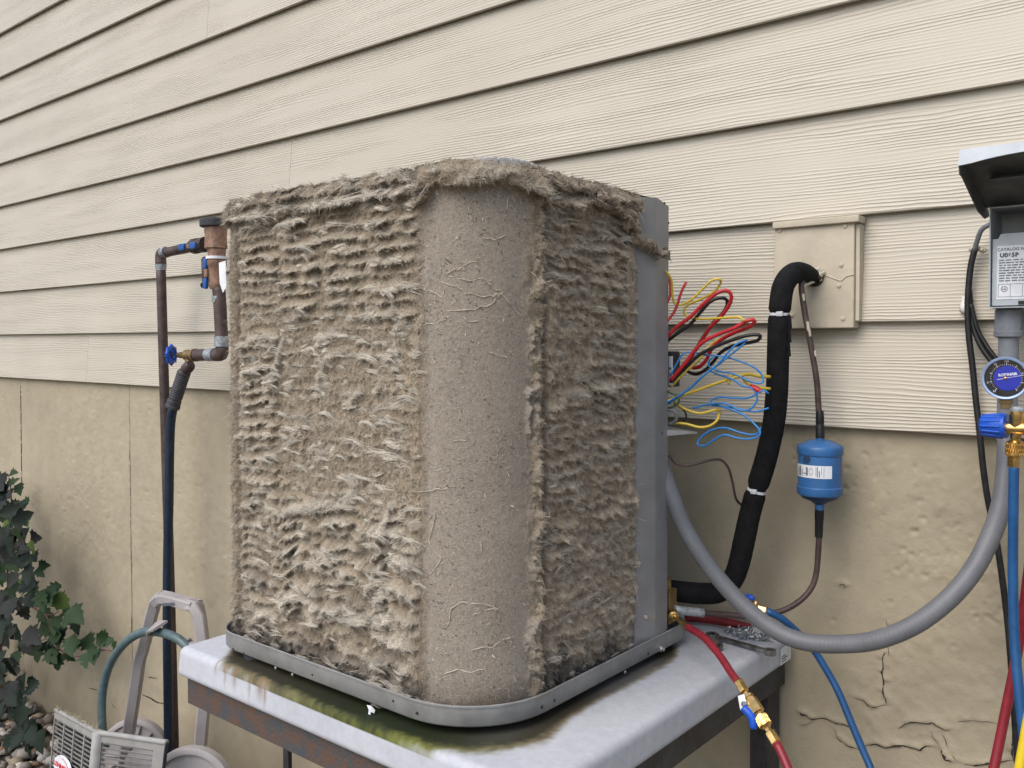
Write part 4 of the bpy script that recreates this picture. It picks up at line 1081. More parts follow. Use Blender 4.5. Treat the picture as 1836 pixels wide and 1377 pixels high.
MB().tube(P, insr, 22, .005).build('foam_sleeve','foam_rubber',suc,smooth=180)
Pc, tc_ = catmull(P,.005)
for tt_, tw in ((4.55/18,.3),(10.15/18,-.2)):
    k = min(range(len(tc_)), key=lambda i: abs(tc_[i]-tt_)); c_ = Pc[k]; ax = (Pc[k+2]-Pc[k-2]).normalized()
    ax = (ax+Vector((.05*tw,0,0))).normalized()
    mb = MB(); mb.lathe(c_-ax*.0026, c_+ax*.0026, [(0,.0165),(.02,.0178),(.98,.0178),(1,.0165)], 24)
    tie = mb.build('zip_tie','zip_tie',suc,smooth=40)
    side = Vector((.25+tw*.6,-1,0)).normalized(); q = c_+side*.0185
    MB().rbox(q,(.012,.006,.0085),.0012, Matrix.Rotation(.2,3,'X')).build('zip_tie_head','zip_tie',tie)
for k,(px,py) in enumerate(((1418,575),(1417,600),(1416,625))):   # split flaps of the sleeve
    q = Vector(at_y(px,py,1.598)); MB().add([q+Vector((-.004,-.004,.012)),q+Vector((.0015,-.002,.008)),q+Vector((.003,-.001,-.014)),q+Vector((-.004,-.002,-.016)),q+Vector((-.004,.002,.012)),q+Vector((-.004,.003,-.016))],[(0,1,2,3),(1,4,5,2),(0,3,5,4)]).build('sleeve_flap','foam_rubber',suc,smooth=0)
P = [at_y(1478,490,1.69),at_y(1462,497,1.66),at_y(1442,510,1.635)]
MB().tube([at_y(1464,503,1.692),at_y(1452,508,1.66),at_y(1440,514,1.64)],.0028,8).build('stub_wire','foam_tan',suc)

# ================================================================== liquid line with filter drier
liq = thing('liquid_line', 'bare brown copper refrigerant line with a blue filter drier hanging on it', 'copper pipe', (-.55,1.65,1.2))
lp = [((1470,498),1.688),((1452,489),1.665),((1440,494),1.645),((1437,515),1.64),((1440,540),1.64),((1445,572),1.641),((1454,620),1.645),((1464,680),1.648),((1467,720),1.65),((1469,765),1.65)]
MB().tube([at_y(p[0],p[1],yy) for p,yy in lp], .0056, 12, .006).build('pipe','copper_old',liq,smooth=180)
for px,py,w in ((1441,533,.003),(1449,585,.004),(1452,597,.003),(1462,634,.0025)):
    q=Vector(at_y(px,py,1.6345)); MB().rbox(q,(w*1.4,.003,w*4.5),.0012,Matrix.Rotation(-.15,3,'Y')).build('paint_patch','caulk',liq)
dx = at_y(1470,840,1.65)[0]
zt_, zb_ = at_y(1470,789,1.65)[2], at_y(1470,893,1.65)[2]
top = at_y(1469,736,1.65)[2]
MB().lathe((dx-.001,1.65,top),(dx,1.65,zt_+.004),[(0,.0062),(.1,.0076),(.45,.0078),(.5,.0072),(.55,.0084),(1,.0082)],14).build('tape_wrap','tape_black',liq)
MB().lathe((dx,1.65,zt_+.010),(dx,1.65,zt_-.003),[(0,.0078),(1,.0078)],14).build('inlet_stub','drier_blue',liq)
Hd = zt_-zb_
rd = .0415
dr = MB().lathe((dx,1.65,zt_),(dx,1.65,zb_),[(0,.008),(.004,.018),(.02,.023),(.085,rd*.93),(.11,rd*.99),(.13,rd*1.005),(.23,rd*1.005),(.245,rd*.985),(.255,rd*.955),(.78,rd*.955),(.79,rd*.985),(.80,rd*1.005),(.90,rd*1.005),(.93,rd*.97),(.945,rd*.9)],40).build('filter_drier','drier_blue',liq,smooth=35)
MB().lathe((dx,1.65,zb_+Hd*.058),(dx,1.65,zb_-.012),[(0,rd*.88),(.35,rd*.75),(.65,rd*.42),(.85,.012),(1,.0085)],32).build('lower_cone','drier_dark',dr)
# wrapped paper label facing the camera
lz1, lz0 = at_y(1470,836,1.61)[2], at_y(1470,859,1.61)[2]
def curved(name, a0, a1, za, zb2, rr, m, parent, seg=14):
    V_=[]; F_=[]
    for i in range(seg+1):
        an = R(a0+(a1-a0)*i/seg)
        V_ += [(dx+rr*math.cos(an),1.65+rr*math.sin(an),za),(dx+rr*math.cos(an),1.65+rr*math.sin(an),zb2)]
        if i: k=2*i; F_.append((k-2,k-1,k+1,k))
    return link(name,V_,F_,m,parent,smooth=180)
# camera direction from the drier is about -70 degrees
rl = rd*.955+.0004
lab = curved('paper_label',-158,-38,lz0,lz1,rl,'paper_white',dr)
hgt = lz1-lz0
for a0,a1,z0_,z1_ in ((-118,-106,.30,.36),(-107,-104,.15,.85),(-103,-101,.2,.8),(-130,-126,.1,.9),(-134,-132,.1,.8),(-138,-137,.1,.9),(-122,-120,.1,.7),(-77,-75,.1,.9),(-80,-79,.2,.9),(-72,-70,.1,.6),(-66,-65,.3,.9),(-143,-142,.2,.8),(-60,-59,.1,.9)):
    curved('print',a0,a1,lz0+hgt*z0_,lz0+hgt*z1_,rl+.0003,'ink',lab,3)
for k in range(14):   # ring mark in the middle of the label
    an = 2*math.pi*k/14; ac = -93+4.6*math.cos(an); zz_ = lz0+hgt*(.5+.26*math.sin(an)); curved('print',ac-.8,ac+.8,zz_-.0006,zz_+.0006,rl+.0003,'ink',lab,2)
q_ = -100
MB().lathe((dx-.010,1.65-rd*.93,lz1+.011),(dx-.010,1.65-rd*.965,lz1+.011),[(0,.0075),(1,.0075)],8).build('stamp','drier_dark',dr)
MB().lathe((dx,1.65,zb_-.010),(dx,1.65,zb_-.022),[(0,.0088),(1,.0086)],14).build('outlet_stub','drier_blue',liq)
tz = at_y(1469,905,1.65)[2]; tz2 = at_y(1469,963,1.65)[2]
MB().lathe((dx,1.65,tz),(dx-.001,1.65,tz2),[(0,.0085),(.45,.0085),(.47,.0078),(1,.0073)],14).build('tape_wrap','tape_black',liq)
lp = [((1469,955),1.65),((1467,990),1.65),((1464,1025),1.65),((1456,1052),1.645),((1437,1075),1.63),((1410,1092),1.61),((1380,1101),1.59),((1345,1105),1.57),((1300,1102),1.545),((1250,1098),1.51),((1212,1094),1.48)]
MB().tube([at_y(p[0],p[1],yy) for p,yy in lp], .0055, 12, .006).build('pipe','copper_old',liq,smooth=180)
P=[at_y(1210,1093,1.478),at_y(1235,1096,1.50),at_y(1262,1099,1.52)]
MB().tube(P,.0085,12,.006).build('soldered_joint','solder',liq,smooth=180)

# ================================================================== charging hoses
def brass_end(p, d, parent, s=1.0, name='fitting'):
    """short hex ferrule ending a hose at p pointing along d"""
    p=Vector(p); d=Vector(d).normalized(); mb=MB()
    mb.lathe(p, p+d*.030*s, [(0,.0072*s),(.08,.0086*s),(.85,.0086*s),(1,.006*s)], 6)
    return mb.build(name,'brass',parent,smooth=25)
def knurl_nut(p, d, parent, s=1.0):
    p=Vector(p); d=Vector(d).normalized(); mb=MB()
    V0=mb.lathe(p,p+d*.020*s,[(0,.007*s),(.08,.0095*s),(.9,.0095*s),(1,.007*s)],14)
    q=d.to_track_quat('Z','Y')
    for k in range(22):
        an=2*math.pi*k/22
        for tw in (.35,-.35):
            a=p+d*.003*s+q@Vector((math.cos(an)*.0096*s,math.sin(an)*.0096*s,0)); b2=p+d*.017*s+q@Vector((math.cos(an+tw)*.0096*s,math.sin(an+tw)*.0096*s,0))
            mb.tube([a,b2],.0006*s,4,smooth=False)
    return mb.build('knurled_nut','brass',parent,smooth=35)

hr = thing('red_charging_hose', 'red charging hose from the unit with brass shutoff valve and blue lever', 'hose', (-.74,1.40,1.13))
p0 = Vector(at_y(1207,1103,1.462)); p1 = Vector(at_y(1222,1117,1.445)); p2 = Vector(at_y(1237,1127,1.432))
MB().lathe(p0+Vector((-.004,.006,.003)),p0+Vector((.004,-.006,-.002)),[(0,.008),(.3,.0105),(.8,.010),(1,.006)],14).build('elbow_nut','brass',hr)
MB().tube([p0,p1],.0042,10,smooth=False).build('elbow','brass',hr)
brass_end(p1,p2-p1,hr,.85)
hp=[((1233,1124),1.435),((1262,1143),1.405),((1290,1175),1.375),((1312,1208),1.352),((1326,1226),1.340)]
MB().tube([at_y(p[0],p[1],yy) for p,yy in hp],.0066,14,.006).build('hose','hose_red',hr,smooth=180)
va=Vector(at_y(1323,1220,1.343)); vb=Vector(at_y(1336,1242,1.335)); vc=Vector(at_y(1341,1250,1.332)); vd=Vector(at_y(1362,1282,1.322)); ve=Vector(at_y(1367,1291,1.319)); vf=Vector(at_y(1378,1309,1.312)); vg=Vector(at_y(1393,1334,1.304))
mb=MB(); mb.lathe(va,vb,[(0,.0066),(.1,.0084),(.9,.0084),(1,.0055)],6); mb.build('fitting','brass',hr,smooth=25)
mb=MB(); d_=(vd-vb); mb.lathe(vb,vd,[(0,.005),(.12,.005),(.14,.0098),(.24,.0098),(.26,.0085),(.32,.0085),(.34,.0115),(.9,.0115),(.92,.007),(1,.006)],8); mb.build('valve_body','brass',hr,smooth=25)
knurl_nut(vd,vf-vd,hr,1.05)
mb=MB(); mb.lathe(vd+(vf-vd)*.9,vg,[(0,.005),(.2,.0055),(.25,.0086),(.92,.0086),(1,.0066)],6); mb.build('fitting','brass',hr,smooth=25)
# steel lever with blue plastic sleeve
vm=vb.lerp(vd,.45); off=Vector((-.012,-.007,.0)); 
l0=vb.lerp(vd,.12)+Vector((-.004,-.011,0)); l1=vb.lerp(vd,.55)+Vector((-.010,-.013,-.004)); l2=Vector(at_y(1352,1308,1.312)); l3=Vector(at_y(1348,1285,1.315))
dd=(l1-l0).normalized(); up2=Vector((0,-1,0)); sd2=dd.cross(up2).normalized(); rot=Matrix((sd2,dd,sd2.cross(dd))).transposed()
MB().rbox((l0+l1)/2,(.013,(l1-l0).length+.006,.0022),.001,rot).build('lever','zip_tie',hr)
MB().lathe(vb.lerp(vd,.42)+Vector((-.002,-.006,0)),vb.lerp(vd,.42)+Vector((-.007,-.018,0)),[(0,.004),(.85,.0042),(1,.003)],6).build('lever_nut','screw_steel',hr)
MB().tube([l1+Vector((-.001,-.001,.002)),l3,l2],lambda t,i:.0062+.0012*math.sin(math.pi*t) if t<.97 else .004,12,.004).build('lever_sleeve','blue_plastic',hr,smooth=180)
hp=[((1391,1330),1.305),((1402,1352),1.297),((1418,1390),1.285),((1440,1450),1.27),((1470,1540),1.25),((1520,1700),1.24)]
MB().tube([at_y(p[0],p[1],yy) for p,yy in hp],.0068,14,.008).build('hose','hose_red',hr,smooth=180)

hb = thing('blue_charging_hose', 'blue charging hose with brass coupler draped over the back corner of the pad', 'hose', (-.70,1.60,1.1))
c0=Vector(at_y(1310,1075,1.565)); c1=Vector(at_y(1331,1082,1.57)); c2=Vector(at_y(1337,1082,1.575)); c3=Vector(at_y(1354,1090,1.58)); c4=Vector(at_y(1375,1096,1.585))
mb=MB(); mb.lathe(c0,c1,[(0,.008),(.05,.010),(.8,.010),(1,.006)],6); mb.build('fitting','brass',hb,smooth=25)
knurl_nut(c2-(c3-c2)*.1,c3-c2,hb,1.15)
mb=MB(); mb.lathe(c3,c4,[(0,.005),(.2,.006),(.25,.0085),(.9,.0085),(1,.0066)],6); mb.build('fitting','brass',hb,smooth=25)
q1=Vector(at_y(1331,1072,1.575)); q2=Vector(at_y(1352,1074,1.57))
MB().tube([q1,q1.lerp(q2,.5)+Vector((0,0,.003)),q2],lambda t,i:.0055 if .05<t<.95 else .0035,10,.004).build('lever_sleeve','blue_plastic',hb,smooth=180)
hp=[((1373,1095),1.585),((1400,1108),1.60),((1428,1132),1.625),((1455,1160),1.655),((1478,1195),1.66),((1503,1240),1.655),((1528,1300),1.645),((1547,1345),1.638),((1562,1380),1.63),((1600,1480),1.60),((1640,1600),1.55)]
MB().tube([at_y(p[0],p[1],yy) for p,yy in hp],.0068,14,.008).build('hose','hose_blue',hb,smooth=180)

# dark red hose lying on the pad behind the fittings
rg = thing('red_hose_end', 'dark red tapered tool grip lying on the pad behind the wrench', 'tool handle', (-.78,1.60,PADT))
P=[at_z(1228,1105,PADT+.016),at_z(1260,1108,PADT+.014),at_z(1300,1115,PADT+.013),at_z(1345,1125,PADT+.010)]
MB().tube(P,lambda t,i:.011-.0035*t,14,.006).build('grip','red_grip',rg,smooth=180)

# ================================================================== liquidtight conduit
wp=[((1806,760),1.68),((1806,800),1.66),((1803,850),1.645),((1795,905),1.62),((1777,960),1.59),((1745,1022),1.56),((1700,1075),1.53),((1640,1120),1.51),((1570,1148),1.50),((1500,1155),1.50),((1440,1150),1.495),((1390,1130),1.49),((1340,1092),1.485),((1295,1045),1.48),((1255,992),1.47),((1225,940),1.465),((1205,890),1.46),((1188,840),1.46),((1178,790),1.46)]
P=[at_y(p[0],p[1],yy) for p,yy in wp]
o=MB().tube(P,lambda t,i:.0152+(.00025 if i%3 else -.0001),20,.0024).build('flexible_conduit','conduit_grey',None,smooth=180)
tag(o,'thick grey ribbed flexible conduit looping from the disconnect box to the unit','conduit')

# ================================================================== disconnect box
box = thing('disconnect_box','grey electrical disconnect box with its cover flipped up','electrical box',(-.26,1.70,1.75))
bx0 = at_y(1773,480,1.622)[0]; bw=.135; bz0=at_y(1790,552,1.622)[2]; bz1=at_y(1773,372,1.622)[2]
bxm=bx0+bw/2
mb=MB()
t=.0018
mb.box((bx0+t/2,1.668,(bz0+bz1)/2),(t,.090,bz1-bz0)); mb.box((bx0+bw-t/2,1.668,(bz0+bz1)/2),(t,.090,bz1-bz0))
mb.box((bxm,1.7125,(bz0+bz1)/2),(bw-2*t-.0004,.001,bz1-bz0-.001)); mb.box((bxm,1.668,bz0+t/2),(bw-2*t-.0004,.088,t)); mb.box((bxm,1.668,bz1-t/2),(bw-2*t-.0004,.088,t))
mb.build('case','box_grey',box,smooth=0)
iz1 = at_y(1790,428,1.626)[2]
# inner dead-front plate with notched corner
ix=bx0+.0035; 
MB().add([(ix,1.630,bz0+.004),(bx0+bw-.004,1.630,bz0+.004),(bx0+bw-.004,1.630,iz1+.008),(ix+.012,1.630,iz1+.008),(ix+.008,1.630,iz1),(ix,1.630,iz1),
  (ix,1.634,bz0+.004),(bx0+bw-.004,1.634,bz0+.004),(bx0+bw-.004,1.634,iz1+.008),(ix+.012,1.634,iz1+.008),(ix+.008,1.634,iz1),(ix,1.634,iz1)],
  [(0,1,2,3,4,5),(11,10,9,8,7,6)]+[(i,i+6,(i+1)%6+6,(i+1)%6) for i in range(6)]).build('inner_plate','box_grey',box,smooth=0)
MB().rbox((bxm+.02,1.668,iz1+.022),(.07,.06,.03),.003).build('pullout_block','black_plastic',box)
MB().box((ix+.044,1.6293,bz0+.008),(.011,.001,.006)).build('slot','dark_inside',box,smooth=0)
lx=ix+.007; lz=bz0+.014; lh=iz1-.012-lz
lab=flat_label('rating_label',box,(lx,1.6292,lz),(1,0,0),(0,0,1),.105,lh)
put_text('lettering','CATALOG NO.',.0066,(lx+.0235,1.6283,lz+lh-.006),(1,0,0),(0,0,1),'ink',lab,spacing=1.05)
put_text('lettering','U065P',.0092,(lx+.0175,1.6283,lz+lh-.0155),(1,0,0),(0,0,1),'ink',lab,spacing=1.1,bold=.0003)
rc=[]
random.seed(5)
for r_ in range(9):
    zz_=lh-.024-r_*.0042; xx_=.003
    while xx_<.098:
        w_=random.uniform(.003,.010); rc.append((xx_,zz_,min(.1,xx_+w_),zz_+.0017)); xx_+=w_+random.uniform(.001,.0025)
bars('print',lab,(lx,1.6284,lz),(1,0,0),(0,0,1),rc,'wire_grey')
bars('print',lab,(lx,1.6284,lz),(1,0,0),(0,0,1),[(.002,lh-.0625,.1,lh-.0620),(.002,.004,.1,.0045),(.002,.004,.0025,lh-.062),(.0195,.004,.020,lh-.062),(.037,.004,.0375,lh-.062)],'wire_grey')
for k in range(12):
    an=2*math.pi*k/12; cx_=.011+.0042*math.cos(an); cz_=.017+.0042*math.sin(an); bars('print',lab,(lx,1.6284,lz),(1,0,0),(0,0,1),[(cx_-.0008,cz_-.0006,cx_+.0008,cz_+.0006)],'wire_grey')
put_text('lettering','UL',.0052,(lx+.011,1.6284,lz+.017),(1,0,0),(0,0,1),'wire_grey',lab)
# flipped cover: shallow tray hinged on the top, seen from inside
hz=bz1+.004; hy=1.640; oy=1.462; oz=at_y(1735,270,1.462)[2]
cx0=bx0-.010; cx1=bx0+bw+.010
u=Vector((0,oy-hy,oz-hz)); ul_=u.length; u.normalize(); nrm=Vector((0,-u.z,u.y))   # points down/out side of the tray's opening
if nrm.z>0: nrm=-nrm
def cpt(xx,s,dn): return Vector((xx,hy,hz))+u*s+nrm*dn
def plate(pts,th,name,m,parent=box):
    n_=len(pts); a=Vector(pts[1])-Vector(pts[0]); b2=Vector(pts[2])-Vector(pts[0]); nn2=a.cross(b2).normalized()*th
    V_=[Vector(p) for p in pts]+[Vector(p)+nn2 for p in pts]
    return link(name,V_,[tuple(range(n_))[::-1],tuple(range(n_,2*n_))]+[(i,(i+1)%n_,(i+1)%n_+n_,i+n_) for i in range(n_)],m,parent,smooth=0)
cvr=plate([cpt(cx0,0,0),cpt(cx1,0,0),cpt(cx1,ul_,0),cpt(cx0,ul_,0)],.0015,'cover','box_grey')
# side flanges taper to the hinge, with a small notch near the lip
for xx,sg in ((cx0,1),(cx1,-1)):
    plate([cpt(xx,-.028,.004),cpt(xx,-.02,-.002),cpt(xx,ul_,-.002),cpt(xx,ul_,.020),cpt(xx,ul_-.010,.034),cpt(xx,ul_-.022,.030),cpt(xx,.05,.032),cpt(xx,.0,.022)],.0015*sg,'flange','cover_dark',cvr)
# front lip with a curved cut
lip_pts=[cpt(cx0,ul_+.0008,-.003)]+[cpt(cx1,ul_+.0008,-.003),cpt(cx1,ul_+.0008,.012)]+[cpt(cx0+.018+(cx1-cx0-.022)*(1-k/8),ul_+.0008,.012+.010*(k/8)**3) for k in range(9)]+[cpt(cx0,ul_+.0008,.024)]
plate(lip_pts,.0015,'lip','box_grey',cvr)
MB().rbox(cpt((cx0+cx1)/2,ul_*.55,.002),(.10,.05,.002),.001,Matrix.Rotation(math.atan2(u.z,-u.y),3,'X') ).build('stiffener','cover_dark',cvr)
plate([cpt(cx0+.002,.0,.0022),cpt(cx1-.002,.0,.0022),cpt(cx1-.002,ul_-.002,.0022),cpt(cx0+.002,ul_-.002,.0022)],-.0008,'lining','cover_dark',cvr)
# threaded hub and grey pipe under the box
hx=at_y(1809,570,1.665)[0]
hz0=at_y(1809,606,1.665)[2]
mb=MB(); mb.lathe((hx,1.665,bz0),(hx,1.665,hz0),[(0,.0185),(.05,.021),(.12,.0215),(.75,.0215),(.78,.023),(.95,.0225),(1,.017)],12); mb.build('conduit_hub','pvc_grey',box,smooth=30)
MB().lathe((hx,1.665,hz0+.002),(hx-.002,1.67,at_y(1809,790,1.665)[2]),[(0,.0155),(1,.0155)],18).build('conduit_pipe','pvc_grey',box)

# ================================================================== black cables on the siding
cb=thing('black_cable','black outdoor cable clipped to the siding and hanging down past the gauge','cable',(-.30,1.70,1.5))
cp_=[((1775,402),1.690),((1760,412),1.692),((1752,432),1.697),((1747,450),1.702)]
MB().tube([at_y(p[0],p[1],yy) for p,yy in cp_],.0042,10,.005).build('grey_lead','conduit_grey',cb,smooth=180)
cp_=[((1748,446),1.703),((1741,475),1.704),((1737,510),1.704),((1735,550),1.704),((1737,600),1.703),((1744,660),1.703),((1750,720),1.702),((1756,770),1.700),((1763,840),1.700),((1772,900),1.702),((1785,960),1.705),((1796,1030),1.705),((1806,1110),1.705),((1812,1180),1.70),((1818,1270),1.70),((1824,1360),1.70),((1832,1480),1.69)]
MB().tube([at_y(p[0],p[1],yy) for p,yy in cp_],.0054,10,.006).build('cable','cable_black',cb,smooth=180)
q=Vector(at_y(1752,447,1.708)); 
fm=MB()
for k in range(9):
    s_=random.uniform(.003,.0065); fm.add(ico_v*s_*(1+.3*(rng.random((len(ico_v),1))-.5))+np.array(q+Vector((random.uniform(-.008,.010),random.uniform(-.004,.004),random.uniform(-.006,.005)))),[tuple(f) for f in ico_f])
fm.build('sealant','foam_tan',cb,smooth=180)
q=Vector(at_y(1733,546,1.712)); fm=MB()
for k in range(9):
    s_=random.uniform(.007,.011); fm.add(ico_v*np.array((1,.5,1.2))*s_*(1+.3*(rng.random((len(ico_v),1))-.5))+np.array(q+Vector((random.uniform(-.006,.012),random.uniform(-.003,.003),random.uniform(-.009,.009)))),[tuple(f) for f in ico_f])
fm.build('silicone_blob','silicone',cb,smooth=180)
cp_=[((1738,520),1.708),((1741,560),1.708),((1748,595),1.706),((1760,622),1.702),((1776,645),1.698),((1800,670),1.695),((1830,690),1.69)]
c2=thing('looped_cable','black cable curving off behind the pressure gauge','cable',(-.28,1.70,1.6))
MB().tube([at_y(p[0],p[1],yy) for p,yy in cp_],.0048,10,.006).build('cable','cable_black',c2,smooth=180)
cp_=[((1741,545),1.701),((1752,588),1.70),((1766,615),1.698),((1784,640),1.692),((1812,668),1.69)]
MB().tube([at_y(p[0],p[1],yy) for p,yy in cp_],.0036,10,.006).build('cable','cable_black',c2,smooth=180)

# ================================================================== manifold gauge
mg=thing('gauge_manifold','brass refrigerant manifold with blue pressure gauge and ribbed blue knob','gauge',(-.24,1.52,1.55))
gc=Vector(at_y(1803,678,1.520)); 
gd=(Vector(CAM)-gc); gd.z*=.25; gd.x-=.12; gd.normalize()
gx=Vector((0,0,1)).cross(gd).normalized(); gy=gd.cross(gx).normalized()
RG=.0318
mb=MB(); mb.lathe(gc-gd*.030,gc,[(0,RG*.88),(.1,RG*.93),(.9,RG*.95)],36); gbody=mb.build('gauge_case','gauge_black',mg)
mb=MB()
n_=40; prof_=[(RG*.955,-.004),(RG*1.0,-.003),(RG*1.03,.0),(RG*1.03,.005),(RG*.99,.0075),(RG*.90,.0068),(RG*.895,.001)]
V_=[];F_=[]
for r_,h_ in prof_:
    for k in range(n_):
        an=2*math.pi*k/n_; V_.append(gc+gx*(r_*math.cos(an))+gy*(r_*math.sin(an))+gd*h_)
for i in range(len(prof_)-1):
    for k in range(n_): F_.append((i*n_+k,i*n_+(k+1)%n_,(i+1)*n_+(k+1)%n_,(i+1)*n_+k))
mb.add(V_,F_); mb.build('gauge_rim','gauge_rim',mg,smooth=50)
def disc(c,r,h,m,name,parent,n=36,r0=0):
    V_=[c+gx*(r*math.cos(2*math.pi*k/n))+gy*(r*math.sin(2*math.pi*k/n))+gd*h for k in range(n)]
    return link(name,V_,[tuple(range(n))],m,parent,smooth=0)
face=disc(gc,RG*.9,.0012,'gauge_black','gauge_face',mg)
disc(gc+gx*.0025,RG*.60,.0018,'gauge_blue','blue_disc',face)
for k in range(41):
    an=R(232-284*k/40); big=(k%5==0); r0_,r1_=RG*(.63),RG*(.74 if big else .685)
    d_=gx*math.cos(an)+gy*math.sin(an); s_=gx*(-math.sin(an))+gy*math.cos(an); w_=.00045 if big else .00022
    a=gc+gx*.0012+d_*r0_+gd*.002; b2=gc+gx*.0012+d_*r1_+gd*.002
    link('tick',[a-s_*w_,a+s_*w_,b2+s_*w_,b2-s_*w_],[(0,1,2,3)],'ink_white',face,smooth=0)
for k,tx in ((0,'30'),(1,'0'),(3,'50'),(4,'100'),(6,'150')):
    an=R(232-284*k/8); d_=gx*math.cos(an)+gy*math.sin(an); put_text('numeral',tx,.0045,gc+gx*.001+d_*RG*.81+gd*.002,gx,gy,'ink_white',face)
put_text('lettering','ROBINAIR',.0056,gc+gx*.003+gy*.0055+gd*.0023,gx+gy*.12,gy-gx*.12,'ink_white',face,bold=.00025)
an=R(12); d_=gx*math.cos(an)+gy*math.sin(an); s_=gx*(-math.sin(an))+gy*math.cos(an)
nd=link('needle',[gc-d_*RG*.36+s_*.0004+gd*.0032,gc-d_*RG*.36-s_*.0004+gd*.0032,gc+d_*RG*.84-s_*.0003+gd*.0032,gc+d_*RG*.84+s_*.0003+gd*.0032],[(0,1,2,3)],'ink_white',face,smooth=0)
mb=MB(); mb.lathe(gc+gd*.002,gc+gd*.0055,[(0,.0024),(.8,.0022),(1,.001)],12); mb.build('hub','brass',face)
m,nt,b=nodes('gauge_glass'); b.inputs['Base Color'].default_value=(1,1,1,1); b.inputs['Roughness'].default_value=.03; b.inputs['Transmission Weight'].default_value=1.; b.inputs['IOR'].default_value=1.25
V_=[gc+gx*(RG*.893*math.cos(2*math.pi*k/36))+gy*(RG*.893*math.sin(2*math.pi*k/36))+gd*h for h in (.0050,.0062) for k in range(36)]
link('glass',V_,[tuple(range(36))[::-1],tuple(range(36,72))]+[(k,(k+1)%36,36+(k+1)%36,36+k) for k in range(36)],'gauge_glass',mg,smooth=30)
# stem, cross and outlet
mh=Vector(at_y(1822,772,1.515)); mdir=(Vector(at_y(1900,772,1.50))-mh).normalized()
st0=Vector(at_y(1828,716,1.516))
MB().lathe(gc-gd*.012-gy*RG*.85,gc-gd*.010-gy*RG*1.5,[(0,.010),(.6,.010),(.62,.0075),(1,.0075)],8).build('gauge_stem','brass_old',mg,smooth=25)
pt_=Vector(at_y(1824,736,1.512)); pb_=Vector(at_y(1820,790,1.512)); pm=Vector(at_y(1823,768,1.512)); pr=Vector(at_y(1960,770,1.50)); pl2=Vector(at_y(1798,767,1.514))
mb=MB(); mb.lathe(pt_,pm,[(0,.007),(.06,.0105),(.75,.0105),(1,.009)],18); mb.build('manifold_port','brass',mg)
MB().lathe(pt_+Vector((0,0,.006)),pt_+Vector((0,0,-.001)),[(0,.0055),(.5,.0095),(1,.0095)],16).build('gasket','solder',mg)
mb=MB(); mb.tube([pl2,pm,pr],.0098,18,.01,smooth=False); mb.build('manifold_bar','brass',mg,smooth=50)
mb=MB(); mb.lathe(pl2+(pl2-pm)*.25,pl2,[(0,.009),(.2,.0125),(.8,.0125),(1,.0105)],16); mb.build('gland_nut','brass',mg)
MB().lathe(pm,Vector(at_y(1820,792,1.512)),[(0,.008),(.6,.0075),(1,.0065)],14).build('outlet','brass',mg)
nd0=Vector(at_y(1820,790,1.512)); nd1=Vector(at_y(1819,812,1.512))
knurl_nut(nd0,nd1-nd0,mg,1.25)
# knob: ribbed, pointing left
k0=Vector(at_y(1806,764,1.512)); k1=Vector(at_y(1760,762,1.516)); kd=(k1-k0)
mb=MB(); mb.lathe(k0,k1,[(0,.0145),(.02,.0185),(.3,.0185),(.55,.0168),(.92,.0158),(1,.013)],32); kn=mb.build('valve_knob','blue_plastic',mg)
mb=MB(); qq=kd.to_track_quat('Z','Y')
for k in range(13):
    an=2*math.pi*k/13; e_=qq@Vector((math.cos(an),math.sin(an),0))
    mb.tube([k0+kd*.16+e_*.0178,k0+kd*.5+e_*.0168,k0+kd*.95+e_*.0150],.0021,8,.004)
mb.build('knob_ribs','blue_plastic',kn,smooth=180)
# hoses hanging from it
bh=thing('blue_manifold_hose','blue hose hanging from the brass outlet below the pressure gauge','hose',(-.25,1.51,1.2))
f0=Vector(at_y(1819,810,1.512)); f1=Vector(at_y(1818,838,1.512))
mb=MB(); mb.lathe(f0,f1,[(0,.006),(.08,.0095),(.9,.0095),(1,.007)],6); mb.build('fitting','brass',bh,smooth=25)
hp=[((1818,832),1.512),((1817,900),1.515),((1816,1000),1.52),((1817,1080),1.52),((1820,1160),1.515),((1827,1240),1.505),((1836,1320),1.495),((1848,1400),1.48),((1870,1520),1.45),((1900,1680),1.42)]
MB().tube([at_y(p[0],p[1],yy) for p,yy in hp],.0073,14,.008).build('hose','hose_blue',bh,smooth=180)
rh=thing('red_manifold_hose','red hose slanting down behind the hanging blue hose at the right edge','hose',(-.27,1.56,1.0))
hp=[((1885,760),1.53),((1868,860),1.545),((1850,980),1.555),((1837,1080),1.56),((1824,1170),1.56),((1806,1260),1.555),((1792,1330),1.545),((1782,1377),1.535),((1765,1450),1.52),((1740,1560),1.50)]
MB().tube([at_y(p[0],p[1],yy) for p,yy in hp],.0075,14,.008).build('hose','hose_red',rh,smooth=180)
yh=thing('yellow_manifold_hose','yellow hose just showing in the bottom right corner','hose',(-.26,1.45,1.0))
hp=[((1890,1080),1.47),((1866,1180),1.47),((1846,1280),1.46),((1835,1340),1.455),((1826,1390),1.45),((1812,1470),1.44),((1790,1600),1.43)]
MB().tube([at_y(p[0],p[1],yy) for p,yy in hp],.0073,14,.008).build('hose','hose_yellow',yh,smooth=180)

